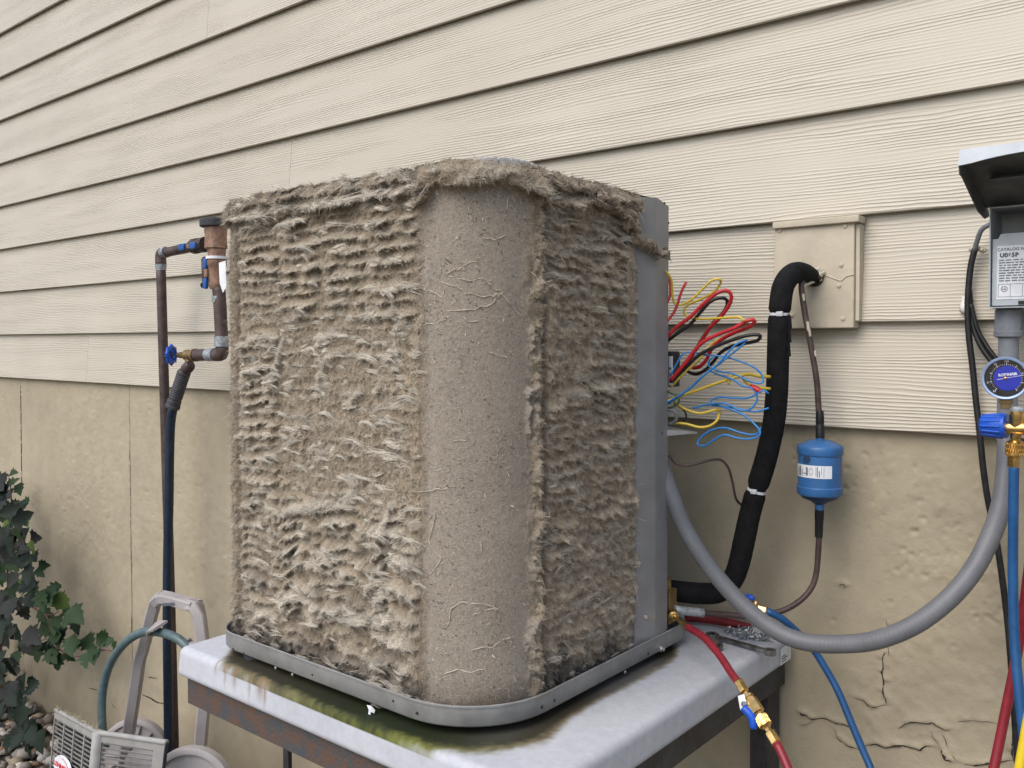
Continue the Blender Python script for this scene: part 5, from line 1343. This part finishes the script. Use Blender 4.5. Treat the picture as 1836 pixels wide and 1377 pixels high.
# ================================================================== tools left on the pad
wr=thing('ratchet_wrench','dark steel flat ratchet wrench lying on the pad','wrench',(-.74,1.43,PADT))
a=Vector(at_z(1277,1140,PADT+.006)); b_=Vector(at_z(1380,1169,PADT+.006)); dd=(b_-a).normalized(); sd2=Vector((0,0,1)).cross(dd)
L_=(b_-a).length
mb=MB(); rot=Matrix((dd,sd2,Vector((0,0,1)))).transposed()
mb.rbox((a+b_)/2,(L_-.018,.0135,.0065),.0018,rot); mb.build('handle','tool_steel',wr)
for e_,rr in ((a,.0125),(b_,.0115)):
    mb=MB(); V_=[];F_=[]
    for (r_,h_) in ((rr*.55,-.0048),(rr,-.0048),(rr*1.02,-.003),(rr*1.02,.003),(rr,.0048),(rr*.55,.0048)):
        for k in range(20):
            an=2*math.pi*k/20; V_.append(e_+dd*(r_*math.cos(an))+sd2*(r_*math.sin(an))+Vector((0,0,h_)))
    for i in range(6):
        for k in range(20): F_.append((i*20+k,i*20+(k+1)%20,((i+1)%6)*20+(k+1)%20,((i+1)%6)*20+k))
    mb.add(V_,F_); mb.build('ring_head','tool_steel',wr,smooth=40)
mb=MB(); mb.rbox((a+b_)/2+Vector((0,0,.0036)),(L_*.55,.004,.001),.0004,rot); mb.build('groove','dark_inside',wr)
so=Vector(at_z(1281,1166,PADT)); 
o=MB().lathe(so+Vector((-.008,.004,.0115)),so+Vector((.012,-.004,.0115)),[(0,.007),(.02,.0108),(.35,.0108),(.4,.0095),(1,.0095),(1,.006),(.8,.006)],14).build('socket','rust',None,smooth=40)
tag(o,'short rusty steel socket lying beside the red hose','socket')
# heap of sheet-metal screws
mb=MB(); mb.lathe((0,0,0),(0,0,.0014),[(0,.0052),(.7,.0052),(1,.0042)],10); mb.lathe((0,0,.0014),(0,0,.0056),[(0,.0040),(.85,.0040),(1,.0032)],6)
mb.lathe((0,0,-.014),(0,0,0),[(0,.0003),(.25,.0017),(1,.0019)],7)
first=None; random.seed(3)
ctr=Vector(at_z(1336,1141,PADT+.003)); e1=dd; e2=sd2
for k in range(74):
    g1=random.gauss(0,.019); g2=random.gauss(0,.0085); hz_=max(0,.013-abs(g1)*.32-abs(g2)*.5)*random.random()
    if k%9==0: g1*=1.5
    pos=ctr+e1*g1+e2*(g2+.008); pos.z=PADT+.0048+hz_
    if first is None: o=first=mb.build('metal_screw','screw_zinc',None,smooth=25)
    else: o=first.copy(); C.objects.link(o)
    o.location=pos; o.rotation_euler=(R(random.choice((90,90,80,20,160))+random.uniform(-25,25)),random.uniform(-.4,.4),random.uniform(0,6.28))
    tag(o,'small zinc hex head screw in the heap behind the wrench','screw','heap of loose screws on the pad')
# torn white scrap on the pan rim
q=on_front(668,1270); q=Vector(q)
sc=link('paper_scrap',[q+Vector(p) for p in ((-.009,-.004,.004),(.002,-.005,.006),(.010,-.004,.001),(.007,-.003,-.005),(.002,-.006,-.003),(.003,-.007,-.012),(-.001,-.008,-.016),(-.003,-.007,-.010),(-.002,-.006,-.001))]
  +[q+Vector(p)+Vector((0,.0006,0)) for p in ((-.009,-.004,.004),(.002,-.005,.006),(.010,-.004,.001),(.007,-.003,-.005),(.002,-.006,-.003),(.003,-.007,-.012),(-.001,-.008,-.016),(-.003,-.007,-.010),(-.002,-.006,-.001))],
  [(0,1,8),(1,2,3,4),(1,4,8),(8,4,5,7),(7,5,6)]+[(9,17,10),(10,13,12,11),(10,17,13),(17,16,14,13),(16,15,14)],'paper_white',None,smooth=0)
tag(sc,'torn white plastic scrap hanging from the pan rim','scrap')

# ================================================================== backflow preventer and hose tap
bf=thing('backflow_preventer','copper pipe loop with bronze backflow preventer and two blue handled valves on the siding','pipework',(-2.75,1.60,0))
YB=1.60
rp=.0165
A1=(250,360,3.44)
def q1(x,y,Y=YB): return Vector(at_y(*zm([(x,y)],*A1)[0],Y))
bl_=at_y(311,1300,YB)
mb=MB(); top_=q1(132,400); mb.tube([Vector((bl_[0],YB,-.05)),Vector((bl_[0],YB,.4)),top_],rp,14,.05); mb.build('riser_pipe','copper_old',bf,smooth=180)
cr_=q1(130,335)
MB().tube([q1(133,395),q1(131,360),cr_+Vector((.004,0,.004)),q1(145,322),q1(165,318)],rp*1.13,14,.008).build('elbow','copper_old',bf,smooth=180)
MB().lathe(q1(133,430),q1(132,392),[(0,rp*1.04),(1,rp*1.2)],14).build('solder_joint','solder',bf)
MB().lathe(q1(147,322),q1(168,316),[(0,rp*1.15),(1,rp*1.15)],14).build('solder_joint','solder',bf)
MB().tube([q1(165,318),q1(330,285)],rp,14,smooth=False).build('cross_pipe','copper_old',bf)
mb=MB(); mb.lathe(q1(325,283),q1(412,268),[(0,.022),(.15,.026),(.4,.026),(.45,.021),(.7,.021),(.75,.026),(1,.026)],12); mb.build('ball_valve','copper_old',bf,smooth=30)
def handle(cpx, cpy, dx_, dz_, nm):
    c_=q1(cpx,cpy,1.555); h=MB().rbox(c_+Vector((0,.004,0)),(.014,.010,.014),.003).build('stem_nut','bronze',bf)
    for s_ in (-1,1):
        MB().rbox(c_+Vector((dx_*s_*.033,0,dz_*s_*.033)),(.034 if dx_ else .022,.010,.022 if dx_ else .034),.004).build('handle','valve_blue',bf)
handle(296,281,1,0,'h'); 
# bronze body with dark cap
bx_=q1(470,0)[0]
def zq(y): return q1(470,y)[2]
mb=MB(); mb.lathe((bx_,YB,zq(300)),(bx_,YB,zq(165)),[(0,.030),(.05,.036),(.6,.034),(.85,.036),(1,.036)],20); mb.build('valve_bonnet','bronze',bf,smooth=40)
mb=MB(); mb.lathe((bx_,YB,zq(165)),(bx_,YB,zq(112)),[(0,.046),(.1,.050),(.75,.050),(1,.042)],24); mb.build('cap','black_plastic',bf,smooth=40)
mb=MB(); mb.lathe((bx_+.004,YB,zq(545)),(bx_+.004,YB,zq(300)),[(0,.022),(.12,.028),(.2,.026),(.55,.027),(.6,.031),(.72,.031),(.74,.027),(1,.029)],20); mb.build('valve_body','bronze',bf,smooth=40)
MB().lathe((bx_+.004,YB,zq(362)),(bx_+.004,YB,zq(345)),[(0,.034),(1,.034)],20).build('white_band','paper_white',bf)
mb=MB(); mb.lathe(q1(412,345),q1(418,520),[(0,.010),(.1,.016),(.85,.016),(1,.010)],12); mb.lathe(q1(425,430),q1(470,440),[(0,.012),(1,.012)],12); mb.build('test_cock','copper_old',bf,smooth=40)
c_=q1(412,448,1.57)
for s_,yy in ((1,388),(-1,510)): MB().rbox(q1(408,yy,1.572),(.020,.012,.034),.004,Matrix.Rotation(.12,3,'Y')).build('handle','valve_blue',bf)
MB().rbox(c_,(.015,.010,.028),.003).build('stem_nut','bronze',bf)
MB().lathe(q1(395,520,1.585),q1(395,521,1.57),[(0,.010),(1,.010)],14).build('cap','black_plastic',bf)
tg=q1(510,470,1.56)
link('paper_tag',[tg+Vector(p) for p in ((-.018,0,.045),(.014,.004,.05),(.020,.002,-.03),(.010,-.004,-.05),(-.004,-.006,-.02))],[(0,1,2,3,4)],'paper_white',bf,smooth=0)
mb=MB(); mb.tube([(bx_+.012,YB,zq(540)),(bx_+.018,YB,zq(600)),q1(508,860),q1(510,905)],.0205,14,.03); mb.build('drop_pipe','copper_old',bf,smooth=180)
MB().lathe((bx_+.014,YB,zq(625)),(bx_+.014,YB,zq(590)),[(0,.0225),(1,.0225)],14).build('solder_joint','solder',bf)
MB().lathe(q1(508,900),q1(507,835),[(0,.0235),(1,.0235)],14).build('solder_joint','solder',bf)
MB().tube([q1(508,890),q1(512,935),q1(495,952),q1(430,950),q1(350,952)],.0200,14,.01).build('tee','copper_old',bf,smooth=180)
MB().lathe(q1(470,948),q1(425,950),[(0,.0218),(1,.0218)],14).build('solder_joint','solder',bf)
tap=thing('hose_tap','weathered brass hose tap with blue wheel handle','tap',(-2.75,1.58,1.65))
mb=MB(); mb.lathe(q1(350,952),q1(235,952),[(0,.022),(.12,.022),(.15,.017),(.3,.019),(.5,.019),(.55,.012),(.8,.011),(1,.008)],14); mb.lathe(q1(303,960),q1(312,1015),[(0,.014),(1,.013)],12); mb.build('tap_body','brass_old',tap,smooth=35)
hc_=q1(197,950,1.585); ax=(hc_-q1(303,952)).normalized(); ax=Vector((-.85,-.5,0)).normalized(); s1=Vector((0,0,1)).cross(ax).normalized(); s2=Vector((0,0,1))
V_=[]
mb=MB(); ring=[]
for k in range(25):
    an=2*math.pi*k/24; rr=.028+.0035*math.cos(an*8); ring.append(hc_+s1*(rr*math.cos(an))+s2*(rr*math.sin(an)))
mb.tube(ring,.0062,8,smooth=False)
for k in range(8):
    an=2*math.pi*k/8; mb.tube([hc_+s1*(.006*math.cos(an))+s2*(.006*math.sin(an)),hc_+s1*(.026*math.cos(an))+s2*(.026*math.sin(an))],.004,6,smooth=False)
mb.build('wheel_handle','blue_plastic',tap,smooth=60)
MB().lathe(hc_-ax*.005,hc_+ax*.008,[(0,.009),(.7,.009),(1,.006)],10).build('wheel_nut','rust',tap)
gh=thing('garden_hose','dark blue garden hose with black ribbed grip hanging from the tap','hose',(-2.8,1.56,.6))
MB().lathe(q1(318,1008,1.575),q1(280,1050,1.57),[(0,.015),(.2,.019),(.8,.0195),(1,.016)],12).build('coupling','copper_old',gh,smooth=30)
ga=q1(280,1045,1.57); gb=q1(203,1275,1.555)
pr_=[(0,.0165),(.06,.022)]+[(.1+.028*k,.0205 if k%2 else .0225) for k in range(24)]+[(.8,.0215),(.83,.0235),(.86,.021),(.88,.0235),(.91,.021),(.94,.0245),(1,.0245)]
MB().lathe(ga,gb,pr_,18).build('hose_grip','grip_rubber',gh,smooth=35)
hp=[(311,728),(306,760),(304,820),(303,900),(301,980),(300,1060),(300,1140),(301,1230),(302,1320),(303,1400)]
MB().tube([at_y(a,b2,yy) for (a,b2),yy in zip(hp,np.linspace(1.555,1.545,len(hp)))],.0150,14,.02).build('hose','garden_hose_blue',gh,smooth=180)

# ================================================================== hose reel cart
ct=thing('hose_reel_cart','pinkish grey plastic hose reel cart behind the pad','hose reel',(-2.6,1.4,0))
def bent_bar(pts,w,t,name,m,parent,flat):
    """rectangular bar through pts; flat = direction of the width"""
    P=[Vector(p) for p in pts]; fl=Vector(flat).normalized(); V_=[];F_=[]
    for i,p in enumerate(P):
        td=(P[min(i+1,len(P)-1)]-P[max(i-1,0)]).normalized(); w2=(fl-td*fl.dot(td)).normalized(); nn_=td.cross(w2)
        ch=.25
        for sx_,sy_ in ((-1,-1+ch),(-1+ch,-1),(1-ch,-1),(1,-1+ch),(1,1-ch),(1-ch,1),(-1+ch,1),(-1,1-ch)): V_.append(p+w2*(w/2*sx_)+nn_*(t/2*sy_))
    n_=8
    for i in range(len(P)-1):
        for k in range(n_): F_.append((i*n_+k,i*n_+(k+1)%n_,(i+1)*n_+(k+1)%n_,(i+1)*n_+k))
    F_.append(tuple(range(n_))[::-1]); F_.append(tuple((len(P)-1)*n_+k for k in range(n_)))
    o=link(name,V_,F_,m,parent,smooth=30); return o
YC=1.44
def c6(x,y,Y=YC): return Vector(at_y(*zm([(x,y)],*A6)[0],Y))
fl=(.66,.75,0)
bent_bar([c6(950,1080),c6(985,850),c6(1020,600),c6(1055,480),c6(1100,300),c6(1130,190),c6(1148,150),c6(1185,128)],.042,.035,'handle_side','cart_plastic',ct,(.75,-.66,0))
bent_bar([c6(1150,150),c6(1185,126),c6(1220,130),c6(1300,150),c6(1400,180),c6(1440,190)],.044,.030,'handle_grip','cart_plastic',ct,(.75,-.66,0))
bent_bar([c6(1400,178),c6(1440,200),c6(1460,260),c6(1480,420),c6(1500,560),c6(1510,700),c6(1490,980),c6(1470,1200),c6(1440,1450),c6(1420,1700)],.042,.035,'handle_side','cart_plastic',ct,(.75,-.66,0))
bent_bar([c6(950,1075),c6(925,1250),c6(890,1500),c6(860,1750)],.042,.035,'handle_side','cart_plastic',ct,(.75,-.66,0))
bent_bar([c6(1085,425,1.40),c6(1108,370,1.385),c6(1120,345,1.38),c6(1175,335,1.38)],.052,.008,'hose_clip','cart_plastic',ct,(.75,-.66,0))
bent_bar([c6(1380,430,1.42),c6(1382,455,1.42),c6(1440,470,1.42)],.03,.006,'hose_clip','cart_plastic',ct,(.75,-.66,0))
MB().rbox(c6(1235,178,YC-.022),(.075,.003,.010),.001,Matrix.Rotation(-.22,3,'Y')).build('grip_mark','ink',ct)
def drum(c,axis,Rr,nm,spokes=True):
    ax=Vector(axis).normalized(); mb=MB()
    mb.lathe(c-ax*.018,c+ax*.018,[(0,Rr*.93),(.1,Rr*.99),(.5,Rr),(.9,Rr*.99),(1,Rr*.93),(1,Rr*.86),(.75,Rr*.84),(.72,Rr*.2)],40)
    o=mb.build(nm,'cart_plastic',ct,smooth=30); q=ax.to_track_quat('Z','Y')
    if not spokes: return o
    m2=MB()
    for k in range(14):
        an=2*math.pi*k/14; e_=q@Vector((math.cos(an),math.sin(an),0)); tn_=q@Vector((-math.sin(an),math.cos(an),0))
        a=c+ax*.010+e_*Rr*.25; b2=c+ax*.012+e_*Rr*.83
        m2.add([a-tn_*.002-ax*.006,a+tn_*.002-ax*.006,b2+tn_*.002-ax*.006,b2-tn_*.002-ax*.006,a-tn_*.001+ax*.010,a+tn_*.001+ax*.010,b2+tn_*.001+ax*.004,b2-tn_*.001+ax*.004],[(0,1,5,4),(1,2,6,5),(2,3,7,6),(3,0,4,7),(4,5,6,7)])
    m2.build('spoke','cart_plastic',o,smooth=0)
    return o
axd=Vector((.55,-.80,.12))
d1=c6(985,1285,1.50); drum(d1,axd,.125,'reel_disc')
d2=c6(1400,1560,1.30); drum(d2,axd,.125,'reel_disc',False)
MB().tube([d1,d2],.05,18,smooth=False).build('reel_core','cart_plastic',ct)
th=thing('teal_hose','grey green hose arching out of the reel cart','hose',(-2.65,1.35,.6))
hp=[(770,1240,1.34),(752,1090,1.345),(745,950,1.35),(752,820,1.355),(785,670,1.36),(850,540,1.365),(940,440,1.37),(1040,385,1.385),(1150,380,1.39),(1250,405,1.395),(1330,450,1.40),(1400,530,1.41),(1440,640,1.42),(1455,800,1.43)]
MB().tube([c6(a,b2,yy) for a,b2,yy in hp],.0135,14,.012).build('hose','hose_teal',th,smooth=180)

# ================================================================== louvred guard panel leaning at the lower left
pn=thing('louvred_panel','removed louvred unit panel with oval red and white badge leaning by the gravel','louvred panel',(-2.5,1.1,0))
# corner post of the panel at the fold; left wing goes away, right wing comes back towards the pad
YP=1.20
e0=Vector(at_y(*zm([(412,950)],*A6)[0],YP+.015)); e1=Vector(at_y(*zm([(725,1118)],*A6)[0],YP-.03)); e2=Vector(at_y(*zm([(1222,1190)],*A6)[0],YP+.02))
lean=Vector((-.26,.02,-1)).normalized()
Lh=.62
def wing(a,b2,cols,rows,m0,m1,cw,slot,name):
    a=Vector(a); b2=Vector(b2); ux=(b2-a).normalized(); W=(b2-a).length; uy=lean; nn_=ux.cross(uy).normalized()
    if nn_.dot(Vector(CAM)-a)<0: nn_=-nn_
    mb=MB()
    def slab(x0,x1,y0,y1,z0=0,z1=.004):
        V_=[a+ux*x+uy*y+nn_*z for z in (z0,z1) for x,y in ((x0,y0),(x1,y0),(x1,y1),(x0,y1))]
        mb.add(V_,[(3,2,1,0),(4,5,6,7),(0,1,5,4),(1,2,6,5),(2,3,7,6),(3,0,4,7)])
    xs_=np.linspace(m0,W-m1,cols+1); rh=slot; y0=.026
    nrow=rows
    slab(0,W,0,y0)                                # top border
    slab(0,xs_[0],y0,Lh); slab(xs_[-1],W,y0,Lh)
    for k in range(1,cols): slab(xs_[k]-cw/2,xs_[k]+cw/2,y0,Lh)
    slab(xs_[0],xs_[-1],y0+nrow*rh,Lh)
    frame=mb.build(name,'panel_paint',pn,smooth=0)
    return a,ux,uy,nn_,xs_,y0,rh,nrow,cw
def louvres(w,tilt,frac,name='louvre'):
    a,ux,uy,nn_,xs_,y0,rh,nrow,cw=w
    for c_ in range(len(xs_)-1):
        for r_ in range(nrow):
            x0=xs_[c_]+cw/2; x1=xs_[c_+1]-cw/2; ya=y0+r_*rh; yb2=ya+rh*frac
            V_=[]
            for th_ in (0,.0015):
                V_+= [a+ux*x0+uy*ya+nn_*(.002+th_), a+ux*x1+uy*ya+nn_*(.002+th_), a+ux*x1+uy*yb2+nn_*(.002+tilt+th_), a+ux*x0+uy*yb2+nn_*(.002+tilt+th_)]
            link(name,V_,[(3,2,1,0),(4,5,6,7),(0,1,5,4),(1,2,6,5),(2,3,7,6),(3,0,4,7)],'panel_paint',pn,smooth=0)
wl=wing(e0,e1,4,20,.006,.012,.007,.0150,'panel_face'); louvres(wl,-.0035,.56)
wr_=wing(e1,e2,1,14,.020,.045,.010,.0155,'panel_face'); louvres(wr_,-.003,.46,'bar')
# fluffy crud along the top edge and rounded top bead
MB().tube([e0,e0.lerp(e1,.5),e0.lerp(e1,.9),e1+(e2-e1)*.03,e1.lerp(e2,.2),e1.lerp(e2,.6),e2],.0075,10,.01).build('top_bead','panel_paint',pn,smooth=180)
MB().tube([e1,e1+lean*Lh],.017,16,smooth=False).build('corner_bead','panel_paint',pn,smooth=180)
MB().tube([e2,e2+lean*Lh],.005,8,smooth=False).build('edge_seal','black_plastic',pn)
n_=900; t_=rng.random(n_); P_=np.array(e0)[None]*(1-t_[:,None])+np.array(e1)[None]*t_[:,None]; P_[:,2]+=.005
f=fibres('lint_fringe',P_,np.repeat(np.array([[0,-.2,1.]]),n_,0),np.repeat(np.array([[.42,.37,.25]]),n_,0)*rng.uniform(.6,1.2,(n_,1)),rng.gamma(2,.005,n_)+.002,.0007,pn); tag(f,kind='stuff')
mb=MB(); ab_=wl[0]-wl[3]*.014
mb.add([ab_+wl[1]*.004+wl[2]*.02, ab_+wl[1]*(wl[4][-1])+wl[2]*.02, ab_+wl[1]*(wl[4][-1])+wl[2]*.5, ab_+wl[1]*.004+wl[2]*.5],[(0,1,2,3)]); mb.build('shade_backing','shade_dark',pn,smooth=0)  # added dark sheet standing in for the shade behind the left louvres
# badge
a,ux,uy,nn_=wl[0],wl[1],wl[2],wl[3]
bc=Vector(at_y(108,1377,1.0)); 
# put the badge on the wing plane
dray=Vector(ray(120,1372)); tt_=(a-Vector(CAM)).dot(nn_)/dray.dot(nn_); bc=Vector(CAM)+dray*tt_
rx_,ry_=.072,.034
n_=36
V_=[bc+ux*(rx_*math.cos(2*math.pi*k/n_))-uy*(ry_*math.sin(2*math.pi*k/n_))+nn_*.017 for k in range(n_)]+[bc+ux*(rx_*1.04*math.cos(2*math.pi*k/n_))-uy*(ry_*1.04*math.sin(2*math.pi*k/n_))+nn_*.010 for k in range(n_)]
bdg=link('badge',V_,[tuple(range(n_))]+[(k,k+n_,(k+1)%n_+n_,(k+1)%n_) for k in range(n_)],'paper_white',pn,smooth=0)
put_text('lettering','LENNOX',.0200,bc-uy*.001+nn_*.0176,ux,-uy,'ink_red',bdg,xs=1.75,shear=.15,bold=.0008)
V_=[];F_=[]
for k in range(19):
    an=R(15+75*k/18)
    for r_ in (.86,.92): V_.append(bc+ux*(rx_*r_*math.cos(an))-uy*(ry_*r_*math.sin(an))+nn_*.0176)
    if k: F_.append((2*k-2,2*k-1,2*k+1,2*k))
link('badge_arc',V_,F_,'ink_red',bdg,smooth=0)

# ================================================================== shrub
sh_=thing('leafy_vine','dark green lobed vine climbing the foundation at the left edge','vine',(-4.2,1.5,0))
def leaf_mesh(seed,m):
    r_=random.Random(seed)
    # half outline of a lobed leaf along +Y
    half=[(0,0),(.16,.06),(.34,.10),(.30,.20),(.50,.36),(.32,.42),(.38,.60),(.20,.66),(.16,.82),(0,1.0)]
    half=[(a*r_.uniform(.85,1.12),b2) for a,b2 in half]; half[0]=(0,0); half[-1]=(0,1.0)
    V_=[];F_=[]
    fold=r_.uniform(.15,.45); curl=r_.uniform(-.25,.35)
    mid=[(0,b2) for a,b2 in half]
    for (a,b2) in half: V_.append((0,b2,-curl*b2*b2*.5))
    n_=len(half)
    for s_ in (1,-1):
        o_=len(V_)
        for (a,b2) in half[1:-1]: V_.append((s_*a,b2,a*fold-curl*b2*b2*.5+.05*math.sin(9*b2)*a))
        for i in range(1,n_-2):
            q=(i,o_+i-1,o_+i,i+1); F_.append(q if s_>0 else q[::-1])
        F_.append((0,o_,1) if s_>0 else (1,o_,0)); e_=(n_-2,o_+n_-3,n_-1); F_.append(e_ if s_>0 else e_[::-1])
    me=bpy.data.meshes.new('leaf'); me.from_pydata(V_,[],F_); me.update(); me.polygons.foreach_set('use_smooth',[True]*len(me.polygons)); me.materials.append(M[m]); return me
LM={m:[leaf_mesh(i+hash_,m) for i in range(4)] for hash_,m in enumerate(('leaf_green','leaf_dark','leaf_purple','leaf_bright'))}
random.seed(21)
def add_leaf(p,size,kind,face=None):
    o=bpy.data.objects.new('leaf',random.choice(LM[kind])); C.objects.link(o)
    f=Vector((random.gauss(.35,.35),-1,random.gauss(.45,.4))).normalized()   # leaf normal, towards the light
    dn=Vector((random.gauss(.3,.6),0,random.gauss(-.7,.45)))
    y_=(dn-f*dn.dot(f)).normalized(); x_=y_.cross(f).normalized()
    R3=Matrix((x_,y_,f)).transposed(); s_=size*random.uniform(.75,1.2)
    o.matrix_world=Matrix.Translation(p)@R3.to_4x4()@Matrix.Diagonal((s_,s_,s_,1))
    mw=o.matrix_world.copy(); o.parent=sh_; o.matrix_parent_inverse=Matrix.Translation(sh_.location).inverted(); 
    return o
A7=(0,840,3.441)
# hand-placed outer leaves (zoomed photo points), then the dense mass behind
outer=[(10,70),(60,75),(45,150),(120,130),(10,190),(150,250),(185,245),(70,260),(20,280),(140,330),(50,350),(180,400),(100,400),(30,420),(90,450),(140,440),(190,460),(30,500),(110,500),(170,500),(60,605),(210,610),(235,650),(30,620),(60,690),(190,690),(10,700),(200,755),(60,790),(130,770),(290,790),(340,830),(380,770),(180,810),(40,860),(390,880),(430,910),(230,940),(160,920),(370,960),(460,965),(400,1010),(250,1010),(200,1070),(310,1100),(250,1120),(380,1080),(450,1080),(540,1080),(500,1110),(560,1150),(620,1080),(630,1150),(360,1170),(400,1160),(300,1160),(700,1090),(720,1110),(30,1050),(90,1170),(590,1170)]
for x_,y_ in outer+[(x_+random.uniform(-30,30),y_+random.uniform(-30,30)) for x_,y_ in outer if x_<640 and random.random()<.45]:
    px,py=zm([(x_,y_)],*A7)[0]
    k=random.random(); kind=('leaf_purple' if y_<560 and k<.55 else 'leaf_bright' if k>.96 else 'leaf_green' if k<.8 else 'leaf_dark')
    sz=.088 if 730<y_<1130 and x_<640 else .07
    p=Vector(at_y(px,py,random.uniform(1.50,1.62))); add_leaf(p+Vector((0,0,sz*.4)),sz*(.75 if x_>600 else 1),kind)
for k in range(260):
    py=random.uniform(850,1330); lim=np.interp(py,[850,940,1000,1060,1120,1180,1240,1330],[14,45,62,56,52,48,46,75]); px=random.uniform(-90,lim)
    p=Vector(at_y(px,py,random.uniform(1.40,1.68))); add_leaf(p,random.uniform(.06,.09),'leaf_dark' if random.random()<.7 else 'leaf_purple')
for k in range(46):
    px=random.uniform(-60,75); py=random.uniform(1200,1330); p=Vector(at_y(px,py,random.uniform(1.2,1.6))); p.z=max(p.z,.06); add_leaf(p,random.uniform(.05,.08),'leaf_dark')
stems=[[(150,815),(200,850),(240,880),(285,905),(305,960),(320,1040),(330,1080),(370,1120),(440,1150),(500,1160),(580,1130),(640,1120),(690,1125)],
  [(-60,1500),(-20,1250),(20,1050),(60,900),(150,815)],[(60,900),(50,700),(40,500),(60,350),(70,200),(60,90)],[(40,500),(100,480),(160,460)],[(60,330),(110,315),(170,290)],[(285,905),(330,900),(360,880)],[(320,1040),(260,1060),(220,1080)],[(230,850),(250,820),(290,790)]]
for i,s_ in enumerate(stems):
    P=[Vector(at_y(*zm([q],*A7)[0],1.58)) for q in s_]
    MB().tube(P,lambda t,i_: .0045-.0022*t if i<3 else .002,7,.02).build('stem','stem_red' if i in (0,5,6,7) else 'bark',sh_,smooth=180)
